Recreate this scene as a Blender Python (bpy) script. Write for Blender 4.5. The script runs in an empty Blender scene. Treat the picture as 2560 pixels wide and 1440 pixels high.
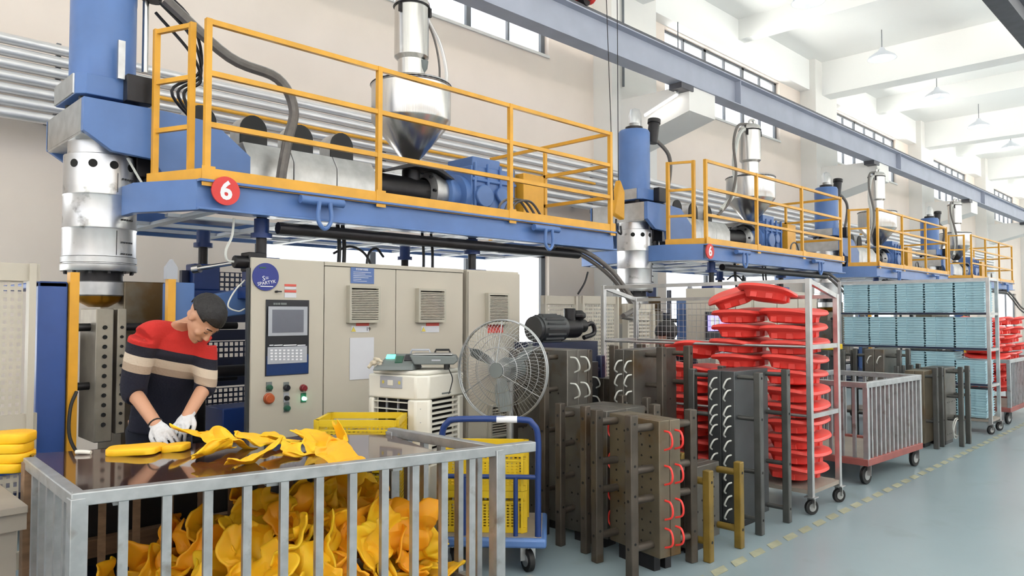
import bpy, bmesh, math, random
from mathutils import Vector, Matrix, noise
random.seed(7)
V = Vector
PI = math.pi
SC = bpy.context.scene
COL = SC.collection

# ------------------------------------------------------------------ camera
FPX, HZ, CAMH = 1850.0, 785.0, 1.5          # focal length in px of a 2560 px frame, horizon row, eye height
pitch = math.atan((HZ - 720) / FPX)
q = math.sqrt(.5)
FW = V((q * math.cos(pitch), q * math.cos(pitch), math.sin(pitch)))
RT = V((q, -q, 0))
UP = RT.cross(FW)
EYE = V((0, 0, CAMH))
cam_data = bpy.data.cameras.new('camera')
cam = bpy.data.objects.new('camera', cam_data)
COL.objects.link(cam)
M = Matrix((RT, UP, -FW)).transposed().to_4x4()
M.translation = EYE
cam.matrix_world = M
cam_data.sensor_width = 36
cam_data.lens = FPX / 2560 * 36
cam_data.clip_start = .05
cam_data.clip_end = 400
SC.camera = cam

# ------------------------------------------------------------------ world, sun, exposure
world = bpy.data.worlds.new('world')
SC.world = world
world.use_nodes = True
bg = world.node_tree.nodes['Background']
bg.inputs[0].default_value = (0.93, 0.96, 1.0, 1)
bg.inputs[1].default_value = 1.25
sun_d = bpy.data.lights.new('sun', 'SUN'); sun_d.energy = 26; sun_d.angle = .02; sun_d.color = (1, .96, .9)
sun = bpy.data.objects.new('sun', sun_d); COL.objects.link(sun); sun.rotation_euler = (math.radians(22), math.radians(8), 0)   # high over the yard outside
SC.view_settings.view_transform = 'Standard'
SC.view_settings.look = 'None'
SC.view_settings.gamma = 1
SC.view_settings.use_curve_mapping = False
SC.view_settings.exposure = 0.9

# ------------------------------------------------------------------ materials
def srgb(r, g, b):
    f = lambda c: (c / 255 / 12.92) if c / 255 <= .04045 else ((c / 255 + .055) / 1.055) ** 2.4
    return (f(r), f(g), f(b), 1)

def mat(name, c, rough=.5, metal=0, var=.12, scale=6, bump=0, c2=None, stretch=None, coat=0, spec=.5, dirt=None):
    m = bpy.data.materials.new(name)
    m.use_nodes = True
    nt = m.node_tree
    N, L = nt.nodes, nt.links
    b = N['Principled BSDF']
    b.inputs['Roughness'].default_value = rough
    b.inputs['Metallic'].default_value = metal
    b.inputs['Coat Weight'].default_value = coat
    b.inputs['Specular IOR Level'].default_value = spec
    tc = N.new('ShaderNodeTexCoord')
    mp = N.new('ShaderNodeMapping')
    L.new(tc.outputs['Object'], mp.inputs[0])
    if stretch: mp.inputs['Scale'].default_value = stretch
    nz = N.new('ShaderNodeTexNoise')
    nz.inputs['Scale'].default_value = scale
    nz.inputs['Detail'].default_value = 5
    L.new(mp.outputs[0], nz.inputs['Vector'])
    cr = N.new('ShaderNodeValToRGB')
    a = V(c[:3])
    lo = V(c2[:3]) if c2 else a * (1 - var)
    hi = a * (1 + var * .5)
    cr.color_ramp.elements[0].position = .35
    cr.color_ramp.elements[1].position = .65
    cr.color_ramp.elements[0].color = (*lo, 1)
    cr.color_ramp.elements[1].color = (*[min(1, x) for x in hi], 1)
    L.new(nz.outputs['Fac'], cr.inputs[0])
    out = cr.outputs[0]
    if dirt:
        n2 = N.new('ShaderNodeTexNoise'); n2.inputs['Scale'].default_value = dirt[1]; n2.inputs['Detail'].default_value = 8
        L.new(tc.outputs['Object'], n2.inputs['Vector'])
        c3 = N.new('ShaderNodeValToRGB'); c3.color_ramp.elements[0].position = dirt[2]; c3.color_ramp.elements[1].position = dirt[2] + .12
        L.new(n2.outputs['Fac'], c3.inputs[0])
        mx = N.new('ShaderNodeMixRGB'); L.new(c3.outputs[0], mx.inputs[0]); L.new(out, mx.inputs[1]); mx.inputs[2].default_value = dirt[0]
        out = mx.outputs[0]
    L.new(out, b.inputs['Base Color'])
    if bump:
        bp = N.new('ShaderNodeBump'); bp.inputs['Strength'].default_value = bump; bp.inputs['Distance'].default_value = .01
        L.new(nz.outputs['Fac'], bp.inputs['Height']); L.new(bp.outputs[0], b.inputs['Normal'])
    return m

def emit(name, c, s):
    m = mat(name, c, .4, var=.02)
    b = m.node_tree.nodes['Principled BSDF']
    b.inputs['Emission Color'].default_value = c
    b.inputs['Emission Strength'].default_value = s
    return m

X = {}
X['wall'] = mat('wall_paint', srgb(240, 227, 216), .9, var=.03, scale=1.2)
X['white'] = mat('white_paint', srgb(238, 236, 232), .9, var=.02, scale=1.5)
X['ceiling'] = mat('ceiling_paint', srgb(248, 248, 246), .9, var=.01, scale=.8)
X['floor'] = mat('floor_epoxy', srgb(140, 156, 163), .28, var=.06, scale=1.1, dirt=(srgb(132, 147, 152), 2.6, .6), spec=.4)
X['yline'] = mat('floor_line_paint', srgb(166, 166, 142), .5, var=.2, scale=9)
X['mblue'] = mat('guard_blue_paint', srgb(58, 88, 156), .4, var=.06)
X['darkred'] = mat('dark_red_button', srgb(120, 34, 40), .35, var=.04)
X['pale'] = mat('pale_window_lit_paint', srgb(214, 220, 228), .5, var=.05)  # pale member paint, with the window light on it put into the colour
X['blue'] = mat('blue_machine_paint', srgb(88, 121, 178), .38, var=.10, scale=3)
X['dblue'] = mat('deep_blue_paint', srgb(30, 58, 120), .4, var=.12, scale=3)
X['navy'] = mat('navy_machine_paint', srgb(26, 36, 66), .4, var=.15, scale=4)
X['yellow'] = mat('yellow_rail_paint', srgb(226, 164, 48), .42, var=.10, scale=5)
X['steel'] = mat('brushed_stainless', srgb(205, 203, 200), .26, 1, var=.08, scale=5, stretch=(20, 20, .6))
X['steel2'] = mat('dull_steel', srgb(190, 190, 190), .38, .9, var=.14, scale=8)
X['die'] = mat('scuffed_die_steel', srgb(200, 200, 202), .33, .9, var=.12, scale=4, dirt=(srgb(120, 118, 116), 7, .6))
X['galv'] = mat('galvanised_tube', srgb(176, 178, 180), .42, .75, var=.14, scale=14, dirt=(srgb(140, 136, 130), 9, .6))
X['pipe'] = mat('aluminium_pipe_wrap', srgb(222, 221, 222), .42, .7, var=.05, scale=4)
X['dark'] = mat('dark_steel', srgb(46, 44, 46), .4, .5, var=.25, scale=8)
X['black'] = mat('black_rubber', srgb(26, 25, 26), .6, 0, var=.2, scale=12)
X['hole'] = mat('bore_black', srgb(14, 13, 13), .8, 0, var=.1)
X['mold'] = mat('mold_steel', srgb(104, 100, 94), .42, .55, var=.25, scale=5, dirt=(srgb(92, 74, 48), 3.1, .55))
X['moldlight'] = mat('mold_steel_light', srgb(150, 142, 130), .42, .6, var=.2, scale=5)
X['moldrust'] = mat('mold_steel_brown', srgb(112, 102, 86), .45, .5, var=.22, scale=4, dirt=(srgb(96, 72, 40), 2.4, .5))
X['moldgrey'] = mat('mold_steel_dark', srgb(74, 76, 78), .42, .5, var=.18, scale=4)
X['moldbar'] = mat('mold_bar_steel', srgb(84, 76, 68), .48, .45, var=.25, scale=6, dirt=(srgb(70, 54, 36), 4, .58))
X['moldbarg'] = mat('mold_bar_grey', srgb(84, 84, 82), .45, .45, var=.2, scale=6)
X['olive'] = mat('mustard_bar_paint', srgb(122, 98, 36), .5, .1, var=.25, scale=7, dirt=(srgb(70, 58, 36), 6, .6))
X['red'] = mat('red_plastic', srgb(236, 78, 70), .45, var=.10, scale=3, spec=.4)
X['lblue'] = mat('pale_blue_plastic', srgb(170, 206, 218), .5, var=.06, scale=3)
X['foam'] = mat('yellow_plastic', srgb(255, 200, 34), .55, var=.05, scale=3, c2=srgb(250, 178, 20), bump=.1)
X['foamo'] = mat('orange_yellow_plastic', srgb(250, 168, 22), .55, var=.06, scale=3, bump=.1)
for k_ in ('foam', 'foamo'):
    b_ = X[k_].node_tree.nodes['Principled BSDF']; b_.inputs['Subsurface Weight'].default_value = .35; b_.inputs['Subsurface Radius'].default_value = (1, .5, .06); b_.inputs['Subsurface Scale'].default_value = .02
X['crate'] = mat('yellow_crate_plastic', srgb(226, 190, 30), .45, var=.06, scale=4)
X['cab'] = mat('beige_cabinet_paint', srgb(188, 180, 166), .5, var=.04, scale=1.5)
X['cabedge'] = mat('cabinet_trim_paint', srgb(176, 170, 156), .5, var=.04)
X['grey'] = mat('grey_plastic', srgb(110, 116, 116), .5, var=.06)
X['lgrey'] = mat('light_grey_plastic', srgb(166, 168, 176), .45, var=.04)
X['dirtywhite'] = mat('dirty_cotton', srgb(196, 184, 164), .9, var=.2, scale=30, bump=.5)
X['offwhite'] = mat('off_white_plastic', srgb(226, 222, 212), .4, var=.04)
X['table'] = mat('glossy_brown_board', srgb(78, 52, 44), .06, 0, var=.2, scale=2, c2=srgb(60, 42, 38), coat=.3)
X['wood'] = mat('rough_wood', srgb(142, 112, 86), .8, var=.2, scale=5, stretch=(1, 8, 8))
X['greyboard'] = mat('worn_bench_board', srgb(148, 138, 128), .6, var=.14, scale=3)
X['skin'] = mat('skin', srgb(196, 146, 118), .5, var=.05, scale=6)
X['hair'] = mat('black_hair', srgb(26, 22, 24), .6, var=.3, scale=60, bump=.6)
X['trouser'] = mat('navy_cloth', srgb(20, 24, 40), .85, var=.15, scale=20)
X['glove'] = mat('white_knit_glove', srgb(208, 208, 212), .9, var=.08, scale=60, bump=.5)
X['brass'] = mat('hot_brass', srgb(196, 140, 44), .3, .8, var=.15)
X['hose'] = mat('grey_hose', srgb(106, 100, 96), .4, .2, var=.12, scale=20)
X['whitehose'] = mat('white_hose', srgb(206, 206, 200), .4, var=.06)
X['redhose'] = mat('red_hose', srgb(236, 60, 54), .35, var=.06)
X['beam'] = mat('crane_beam_paint', srgb(166, 171, 186), .55, var=.07, scale=2)
X['rail'] = mat('crane_rail_steel', srgb(92, 92, 98), .5, .3, var=.14)
X['frame'] = mat('window_frame_paint', srgb(104, 108, 114), .5, var=.06)
X['paper'] = mat('paper_sheet', srgb(206, 206, 212), .8, var=.03)
X['sticker'] = mat('blue_sticker', srgb(34, 46, 128), .4, var=.04)
X['placard'] = mat('blue_placard', srgb(84, 110, 164), .5, var=.06)
X['print'] = mat('white_print', srgb(232, 232, 236), .6, var=.02)
X['redprint'] = mat('red_print', srgb(206, 84, 74), .6, var=.03)
X['redsign'] = mat('red_sign', srgb(214, 56, 52), .5, var=.03)
X['panelblack'] = mat('black_panel', srgb(26, 26, 34), .3, var=.06)
X['panelblue'] = mat('blue_panel', srgb(22, 50, 100), .3, var=.1)
X['green'] = mat('green_button', srgb(40, 90, 70), .35, var=.04)
X['orange'] = mat('orange_knob', srgb(176, 84, 44), .4, var=.04)
X['warn'] = mat('warning_yellow', srgb(216, 196, 90), .6, var=.03)
X['lampgreen'] = emit('green_lamp', (.3, 1, .6, 1), 3)
X['digits'] = emit('green_digits', (.1, .9, .6, 1), 1.5)
X['screen'] = mat('dull_screen', srgb(104, 106, 118), .15, var=.15, scale=3)
X['screenlit'] = emit('lit_screen', srgb(150, 140, 226), .9)
X['tube'] = emit('lamp_tube', (1, .98, .95, 1), 5)
X['bulb'] = emit('lamp_bulb', (1, .98, .94, 1), 4)
X['enamel'] = mat('lamp_enamel', srgb(214, 218, 226), .4, var=.03)
X['cartred'] = mat('rusty_red_paint', srgb(150, 84, 78), .6, var=.16, scale=7)
X['outside'] = mat('outside_ground', srgb(200, 200, 196), .9, var=.1)
g = bpy.data.materials.new('window_glass'); g.use_nodes = True
nt = g.node_tree; nt.nodes.clear()
o_ = nt.nodes.new('ShaderNodeOutputMaterial'); t_ = nt.nodes.new('ShaderNodeBsdfTransparent'); gl = nt.nodes.new('ShaderNodeBsdfGlossy'); mx_ = nt.nodes.new('ShaderNodeMixShader')
t_.inputs[0].default_value = (.96, .98, 1, 1); gl.inputs['Roughness'].default_value = .05; mx_.inputs[0].default_value = .06
nt.links.new(t_.outputs[0], mx_.inputs[1]); nt.links.new(gl.outputs[0], mx_.inputs[2]); nt.links.new(mx_.outputs[0], o_.inputs[0])
X['glass'] = g
g2 = g.copy(); g2.name = 'thin_plastic_film'; X['film'] = g2
g2.node_tree.nodes['Mix Shader'].inputs[0].default_value = .35
g2.node_tree.nodes['Glossy BSDF'].inputs['Roughness'].default_value = .25

# ------------------------------------------------------------------ mesh builder
def frame_from(d, up=V((0, 0, 1))):
    d = V(d).normalized()
    if abs(d.dot(up)) > .99: up = V((0, 1, 0))
    s = up.cross(d).normalized()
    return s, d.cross(s)

class MB:
    def __init__(self): self.v = []; self.f = []
    def add(self, vs, fs):
        n = len(self.v); self.v += [V(a) for a in vs]; self.f += [tuple(i + n for i in f) for f in fs]; return self
    def box(self, a, b):
        x0, y0, z0 = [min(a[i], b[i]) for i in range(3)]; x1, y1, z1 = [max(a[i], b[i]) for i in range(3)]
        return self.add([(x0, y0, z0), (x1, y0, z0), (x1, y1, z0), (x0, y1, z0), (x0, y0, z1), (x1, y0, z1), (x1, y1, z1), (x0, y1, z1)],
                        [(0, 3, 2, 1), (4, 5, 6, 7), (0, 1, 5, 4), (1, 2, 6, 5), (2, 3, 7, 6), (3, 0, 4, 7)])
    def cbox(self, c, s, R=None):
        c = V(c); h = V(s) / 2
        vs = [V((x * h.x, y * h.y, z * h.z)) for z in (-1, 1) for x, y in ((-1, -1), (1, -1), (1, 1), (-1, 1))]
        if R: vs = [R @ a for a in vs]
        return self.add([a + c for a in vs], [(0, 3, 2, 1), (4, 5, 6, 7), (0, 1, 5, 4), (1, 2, 6, 5), (2, 3, 7, 6), (3, 0, 4, 7)])
    def bar(self, p, q_, w=.04, h=None, up=V((0, 0, 1))):
        h = h or w; p = V(p); q_ = V(q_); s, u = frame_from(q_ - p, up); s = s * w / 2; u = u * h / 2
        return self.add([p - s - u, p + s - u, p + s + u, p - s + u, q_ - s - u, q_ + s - u, q_ + s + u, q_ - s + u],
                        [(0, 3, 2, 1), (4, 5, 6, 7), (0, 1, 5, 4), (1, 2, 6, 5), (2, 3, 7, 6), (3, 0, 4, 7)])
    def cyl(self, p, q_, r, r2=None, n=16, cap=True):
        r2 = r if r2 is None else r2; p = V(p); q_ = V(q_); s, u = frame_from(q_ - p)
        c = [(math.cos(2 * PI * i / n), math.sin(2 * PI * i / n)) for i in range(n)]
        vs = [p + (s * a + u * b) * r for a, b in c] + [q_ + (s * a + u * b) * r2 for a, b in c]
        fs = [(i, (i + 1) % n, n + (i + 1) % n, n + i) for i in range(n)]
        if cap: fs += [tuple(range(n - 1, -1, -1)), tuple(range(n, 2 * n))]
        return self.add(vs, fs)
    def lathe(self, prof, c=(0, 0, 0), ax=(0, 0, 1), n=32):
        ax = V(ax).normalized(); s, u = frame_from(ax); c = V(c); vs = []; fs = []
        for r, z in prof:
            vs += [c + ax * z + (s * math.cos(2 * PI * i / n) + u * math.sin(2 * PI * i / n)) * max(r, 1e-4) for i in range(n)]
        for k in range(len(prof) - 1):
            fs += [(k * n + i, k * n + (i + 1) % n, (k + 1) * n + (i + 1) % n, (k + 1) * n + i) for i in range(n)]
        return self.add(vs, fs)
    def tube(self, pts, r, n=8, smooth=True, seg=6, rs=None, close=False):
        pts = [V(p) for p in pts]
        if smooth and len(pts) > 2:
            P = [pts[0] * 2 - pts[1]] + pts + [pts[-1] * 2 - pts[-2]]; out = []
            for i in range(1, len(P) - 2):
                for k in range(seg):
                    t = k / seg; a, b, c, d = P[i - 1:i + 3]
                    out.append(.5 * ((2 * b) + (c - a) * t + (2 * a - 5 * b + 4 * c - d) * t * t + (3 * b - a - 3 * c + d) * t ** 3))
            pts = out + [pts[-1]]
        m = len(pts); vs = []; fs = []
        prev = None
        for i, p in enumerate(pts):
            d = (pts[(i + 1) % m if close else min(i + 1, m - 1)] - pts[(i - 1) % m if close else max(i - 1, 0)]).normalized()
            if prev is None: s, u = frame_from(d)
            else:
                s = (prev - d * prev.dot(d)).normalized(); u = d.cross(s)
            prev = s
            rr = rs(i / max(1, m - 1)) if rs else r
            vs += [p + (s * math.cos(2 * PI * k / n) + u * math.sin(2 * PI * k / n)) * rr for k in range(n)]
        for i in range(m if close else m - 1):
            j = (i + 1) % m
            fs += [(i * n + k, i * n + (k + 1) % n, j * n + (k + 1) % n, j * n + k) for k in range(n)]
        if not close: fs += [tuple(range(n - 1, -1, -1)), tuple(range((m - 1) * n, m * n))]
        return self.add(vs, fs)
    def ring(self, c, R_, r, ax=(0, 0, 1), n=32, k=6):
        s, u = frame_from(V(ax)); c = V(c)
        return self.tube([c + (s * math.cos(2 * PI * i / n) + u * math.sin(2 * PI * i / n)) * R_ for i in range(n)], r, k, smooth=False, close=True)
    def prism(self, poly, axis, a, b):
        def P(p, t):
            return {'x': (t, p[0], p[1]), 'y': (p[0], t, p[1]), 'z': (p[0], p[1], t)}[axis]
        n = len(poly)
        return self.add([P(p, a) for p in poly] + [P(p, b) for p in poly],
                        [tuple(range(n - 1, -1, -1)), tuple(range(n, 2 * n))] + [(i, (i + 1) % n, n + (i + 1) % n, n + i) for i in range(n)])
    def ell(self, c, r, R=None, n=16, m=10):
        c = V(c); vs = []; fs = []
        for j in range(m + 1):
            th = PI * j / m
            for i in range(n):
                a = V((r[0] * max(math.sin(th), 1e-3) * math.cos(2 * PI * i / n), r[1] * max(math.sin(th), 1e-3) * math.sin(2 * PI * i / n), -r[2] * math.cos(th)))
                vs.append(c + (R @ a if R else a))
        for j in range(m): fs += [(j * n + i, j * n + (i + 1) % n, (j + 1) * n + (i + 1) % n, (j + 1) * n + i) for i in range(n)]
        fs += [tuple(range(n - 1, -1, -1)), tuple(range(m * n, (m + 1) * n))]
        return self.add(vs, fs)
    def loft(self, secs, n=20):
        """secs: (centre, side vector*rx, other vector*ry)"""
        vs = []; fs = []
        for c, a, b in secs: vs += [V(c) + V(a) * math.cos(2 * PI * i / n) + V(b) * math.sin(2 * PI * i / n) for i in range(n)]
        for k in range(len(secs) - 1): fs += [(k * n + i, k * n + (i + 1) % n, (k + 1) * n + (i + 1) % n, (k + 1) * n + i) for i in range(n)]
        fs += [tuple(range(n - 1, -1, -1)), tuple(range((len(secs) - 1) * n, len(secs) * n))]
        return self.add(vs, fs)
    def xf(self, Mx):
        self.v = [Mx @ a for a in self.v]; return self
    def build(self, name, m, parent=None, smooth=True, bevel=0, ang=35):
        me = bpy.data.meshes.new(name)
        off = OFF.get(parent.name, V((0, 0, 0))) if parent else V((0, 0, 0))
        me.from_pydata([tuple(a - off) for a in self.v], [], self.f)
        bm = bmesh.new(); bm.from_mesh(me); bmesh.ops.recalc_face_normals(bm, faces=bm.faces); bm.to_mesh(me); bm.free()
        me.materials.append(X[m] if isinstance(m, str) else m)
        if smooth:
            me.polygons.foreach_set('use_smooth', [True] * len(me.polygons))
            me.set_sharp_from_angle(angle=math.radians(ang))
        o = bpy.data.objects.new(name, me); COL.objects.link(o)
        if parent: o.parent = parent; OFF[o.name] = off
        if bevel:
            bv = o.modifiers.new('bevel', 'BEVEL'); bv.width = bevel; bv.segments = 2; bv.limit_method = 'ANGLE'; bv.angle_limit = math.radians(40)
        return o

OFF = {}    # world offset that meshes under an object are measured from
def thing(name, label, cat, loc=(0, 0, 0), group=None, rotz=0, local=False):
    """Empty at the base of a thing. Parts are then given in world coordinates, or in the thing's own when local."""
    o = bpy.data.objects.new(name, None); COL.objects.link(o); o.location = loc; o.rotation_euler.z = rotz; o.empty_display_size = .1
    OFF[o.name] = V((0, 0, 0)) if local else V(loc)
    o['label'] = label; o['category'] = cat
    if group: o['group'] = group
    return o
def tag(o, label, cat, group=None, kind=None):
    o['label'] = label; o['category'] = cat
    if group: o['group'] = group
    if kind: o['kind'] = kind
    return o
def struct(o): o['kind'] = 'structure'; return o
def solo(mb, name, m, loc, label, cat, group=None, **k):
    """one-mesh thing whose origin sits at loc; mesh given in world coordinates"""
    mb.v = [a - V(loc) for a in mb.v]
    o = mb.build(name, m, None, **k); o.location = loc
    return tag(o, label, cat, group)
def copy_tree(o, parent=None):
    c = o.copy(); COL.objects.link(c)
    if parent: c.parent = parent; c.matrix_parent_inverse = o.matrix_parent_inverse
    for ch in o.children: copy_tree(ch, c)
    return c
def place(o, loc, rotz=0, label=None, group=None, rot=None):
    o.location = loc; o.rotation_euler = rot if rot else (0, 0, rotz)
    if label: o['label'] = label
    if group: o['group'] = group
    return o
def text(body, size, m, Mx, parent, name='lettering', ext=.002, align='CENTER', bold=0):
    cu = bpy.data.curves.new('t', 'FONT'); cu.body = body; cu.size = size; cu.extrude = ext; cu.offset = bold; cu.align_x = align; cu.align_y = 'CENTER'; cu.resolution_u = 3
    t = bpy.data.objects.new('t', cu); COL.objects.link(t)
    me = bpy.data.meshes.new_from_object(t); bpy.data.objects.remove(t)
    me.transform(Mx); off = OFF.get(parent.name, V((0, 0, 0))); me.transform(Matrix.Translation(-off))
    me.materials.clear(); me.materials.append(X[m])
    o = bpy.data.objects.new(name, me); COL.objects.link(o); o.parent = parent
    return o
def facing(loc, xdir, updir=(0, 0, 1), shear=0):
    x = V(xdir).normalized(); u = V(updir).normalized(); n = x.cross(u)
    Mx = Matrix((x, u, n)).transposed().to_4x4(); Mx.translation = V(loc); return Mx

def ray(u, v): return FW + (u - 1280) / FPX * RT - (v - 720) / FPX * UP
def at(u, v, X_=None, Y=None, z=None, D=None):
    """where the sight line of a photo point meets a real plane of the hall"""
    d = ray(u, v)
    t = X_ / d.x if X_ is not None else Y / d.y if Y is not None else (z - CAMH) / d.z if z is not None else D
    return EYE + d * t

def grid_panel(mb, o, ux, uz, w, h, nx, nz, hole=.5, t=.004, frame=.0):
    """sheet with nx x nz square holes; ux, uz unit vectors, o lower left corner"""
    o = V(o); ux = V(ux); uz = V(uz); ny = ux.cross(uz).normalized() * t
    xs = [0.]; zs = [0.]
    for i in range(nx):
        p = w / nx; a = p * (1 - hole) / 2; xs += [i * p + a, (i + 1) * p - a]
    xs.append(w)
    for i in range(nz):
        p = h / nz; a = p * (1 - hole) / 2; zs += [i * p + a, (i + 1) * p - a]
    zs.append(h)
    n0 = len(mb.v); W_ = len(xs)
    for z_ in zs:
        for x_ in xs: mb.v.append(o + ux * x_ + uz * z_)
    for j in range(len(zs) - 1):
        for i in range(len(xs) - 1):
            if i % 2 == 1 and j % 2 == 1: continue
            a = n0 + j * W_ + i; mb.f.append((a, a + 1, a + W_ + 1, a + W_))
    return mb

# ================================================================== the hall
WY = 9.0            # inner face of the long wall
CZ = 8.7            # ceiling
XE = 66.0
struct(MB().box((-12, -8, -.2), (XE, WY, 0)).build('floor', 'floor'))
struct(MB().box((-60, -60, -.3), (XE + 40, -8, -.02)).box((-60, -8, -.3), (-12, WY + 60, -.02)).box((-12, WY + .3, -.3), (XE + 40, WY + 60, -.02)).build('ground', 'outside'))  # yard ground added to bounce sunlight up to the ceiling
# long wall with the upper and lower window openings of every bay
bays = [(4.35 + 9.4 * k, 9.95 + 9.4 * k) for k in range(-1, 7)]
wz0, wz1, lz0, lz1 = 6.22, 7.82, .75, 2.58
wall = MB()
def wbox(x0, x1, z0, z1):
    if x1 > x0: wall.box((x0, WY, z0), (x1, WY + .3, z1))
wbox(-12, XE, 0, lz0); wbox(-12, XE, lz1, wz0); wbox(-12, XE, wz1, CZ)
prev = -12
for a, b in bays:
    for z0, z1 in ((lz0, lz1), (wz0, wz1)): wbox(prev, a, z0, z1)
    prev = b
for z0, z1 in ((lz0, lz1), (wz0, wz1)): wbox(prev, XE, z0, z1)
struct(wall.build('wall_left', 'wall'))
wn = 0
for a, b in bays:
    for (z0, z1, npan) in ((wz0, wz1, 6), (lz0, lz1, 3)):
        wn += 1
        w = bpy.data.objects.new('window_%d' % wn, None); COL.objects.link(w); w.location = ((a + b) / 2, WY + .12, z0); OFF[w.name] = w.location.copy(); struct(w)
        fr = MB(); yy = WY + .1
        for z in (z0 + .03, z1 - .03): fr.box((a, yy, z - .03), (b, yy + .06, z + .03))
        st = (b - a) / npan
        for i in range(npan + 1):
            ww = .05 if (i % 2 == 0 or npan == 3) else .02
            x = min(max(a + i * st, a + ww), b - ww); fr.box((x - ww, yy, z0), (x + ww, yy + .06, z1))
        fr.build('window_frame', 'frame', w)
        for i in range(npan):
            MB().box((a + i * st + .03, yy + .025, z0 + .05), (a + (i + 1) * st - .03, yy + .03, z1 - .05)).build('pane', 'glass', w)
        MB().box((a, WY - .03, z0 - .05), (b, WY + .3, z0)).build('window_sill', 'white', w)
struct(MB().box((-12, -8, CZ), (XE, WY + .3, CZ + .25)).build('ceiling', 'ceiling'))
# cross beams, columns, corbels of the concrete frame
colx = [2.6 - .2, 12.0, 21.4, 30.8, 40.2, 49.6, 59.0]
n = 0
for cx in [-7] + colx:
    n += 1
    if cx != colx[0]: struct(MB().box((cx - .75, WY - .45, 0), (cx + .75, WY, CZ)).build('trim_%d' % n, 'white'))
    n += 1
    struct(MB().box((cx - .3, -8, CZ - .95), (cx + .3, WY, CZ)).build('trim_%d' % n, 'ceiling'))
    n += 1   # corbel that carries the crane runway
    c = MB(); c.prism([(WY - .45, 4.75), (WY - .45, 6.05 - .4), (WY - 1.95, 5.62), (WY - 1.95, 5.15)], 'x', cx - .45, cx + .45)
    if cx != colx[0]: struct(c.build('trim_%d' % n, 'white'))
for cx in [x + 4.7 for x in colx]:
    n += 1; struct(MB().box((cx - .15, -8, CZ - .5), (cx + .15, WY, CZ)).build('trim_%d' % n, 'ceiling'))
n += 1; struct(MB().box((-12, WY - .28, CZ - .85), (XE, WY, CZ)).build('trim_%d' % n, 'ceiling'))
struct(MB().box((XE, -8, 0), (XE + .3, WY, 3.5)).box((XE, -8, 7), (XE + .3, WY, CZ)).build('wall_far', 'white'))
# unseen far side: low wall added to block low daylight, openings above, columns between
sw = MB().box((-12, -8.2, 0), (XE, -8, 3.4)).box((-12, -8.2, CZ - .5), (XE, -8, CZ))
for k in range(-1, 8): sw.box((2.4 + 9.4 * k - .4, -8.2, 3.4), (2.4 + 9.4 * k + .4, -8, CZ - .5))
struct(sw.build('wall_right', 'wall'))
struct(MB().box((-12.2, -8, 0), (-12, WY, 3.4)).box((-12.2, -8, CZ - .5), (-12, WY, CZ)).build('wall_near', 'wall'))
# dashed line on the floor
line = bpy.data.objects.new('trim_%d' % (n + 1), None); COL.objects.link(line); line.location = (4, 2.24, 0); struct(line); OFF[line.name] = V((4, 2.24, 0))
x = 2.2
while x < 26:
    MB().add([(x, 2.205, .001), (x + .15, 2.205, .001), (x + .21, 2.27, .001), (x + .06, 2.27, .001), (x, 2.205, .0025), (x + .15, 2.205, .0025), (x + .21, 2.27, .0025), (x + .06, 2.27, .0025)],
             [(4, 5, 6, 7), (0, 1, 5, 4), (1, 2, 6, 5), (2, 3, 7, 6), (3, 0, 4, 7)]).build('dash', 'yline', line, smooth=False)
    x += .235

# crane runway beam along the wall
def runway(name, y, z, label, x0, x1, bm='beam'):
    t = thing(name, label, 'crane beam', (x0, y, z))
    MB().box((x0, y - .006, z + .02), (x1, y + .006, z + .5)).box((x0, y - .14, z), (x1, y + .14, z + .02)).box((x0, y - .14, z + .5), (x1, y + .14, z + .52)).build('web', bm, t, smooth=False)
    MB().box((x0, y - .035, z + .52), (x1, y + .035, z + .6)).box((x0, y - .07, z + .52), (x1, y + .07, z + .535)).build('rail', 'rail', t, smooth=False)
    k = x0 + .6
    while k < x1:
        MB().box((k - .01, y - .13, z + .02), (k + .01, y - .006, z + .5)).build('stiffener', 'beam', t, smooth=False); k += 9.4
    return t
rw = runway('crane_beam', 7.15, 5.6, 'long pale blue-grey crane beam running high along the windowed wall', -6, XE)
MB().box((-6, 7.02, 6.12), (XE, 7.28, 6.17)).build('rail_pad', 'rail', rw, smooth=False)
for cx in colx[1:5]:
    MB().box((cx - .75, 7.02, 5.5), (cx - .35, 7.28, 5.6)).build('bracket', 'rail', rw)
runway('crane_beam', *at(2520, 40, z=6.2).yz, 'dark crane beam end crossing the top right corner of the photo', 5, 22, 'rail')
# hoist hanging at the left of the beam
p = at(1432, 8, Y=7.15)
t = thing('crane_hoist', 'small red hoist carriage riding on the pale crane beam', 'hoist', (p.x, 7.15, 6.2))
MB().box((p.x - .35, 6.95, 6.25), (p.x + .25, 7.35, 6.75)).cyl((p.x + .25, 7.15, 6.42), (p.x + .45, 7.15, 6.42), .12).build('hoist_body', 'redsign', t, bevel=.02)
MB().cyl((p.x - .3, 7.0, 6.24), (p.x - .3, 7.3, 6.24), .08).cyl((p.x + .15, 7.0, 6.24), (p.x + .15, 7.3, 6.24), .08).build('wheel', 'dark', t)
a = at(1516, 0, Y=6.4); b = at(1534, 500, Y=6.4); c_ = at(1543, 0, Y=6.4); d_ = at(1546, 480, Y=6.4)
hb = thing('hook_block', 'yellow hook block hanging on two long cables beside the first platform', 'hook', (b.x, b.y, b.z))
MB().tube([a, b], .006, 6).build('cable', 'dark', hb); MB().tube([c_, d_], .006, 6).build('cable', 'dark', hb)
e = (b + d_) / 2 + V((0, 0, -.05))
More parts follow.
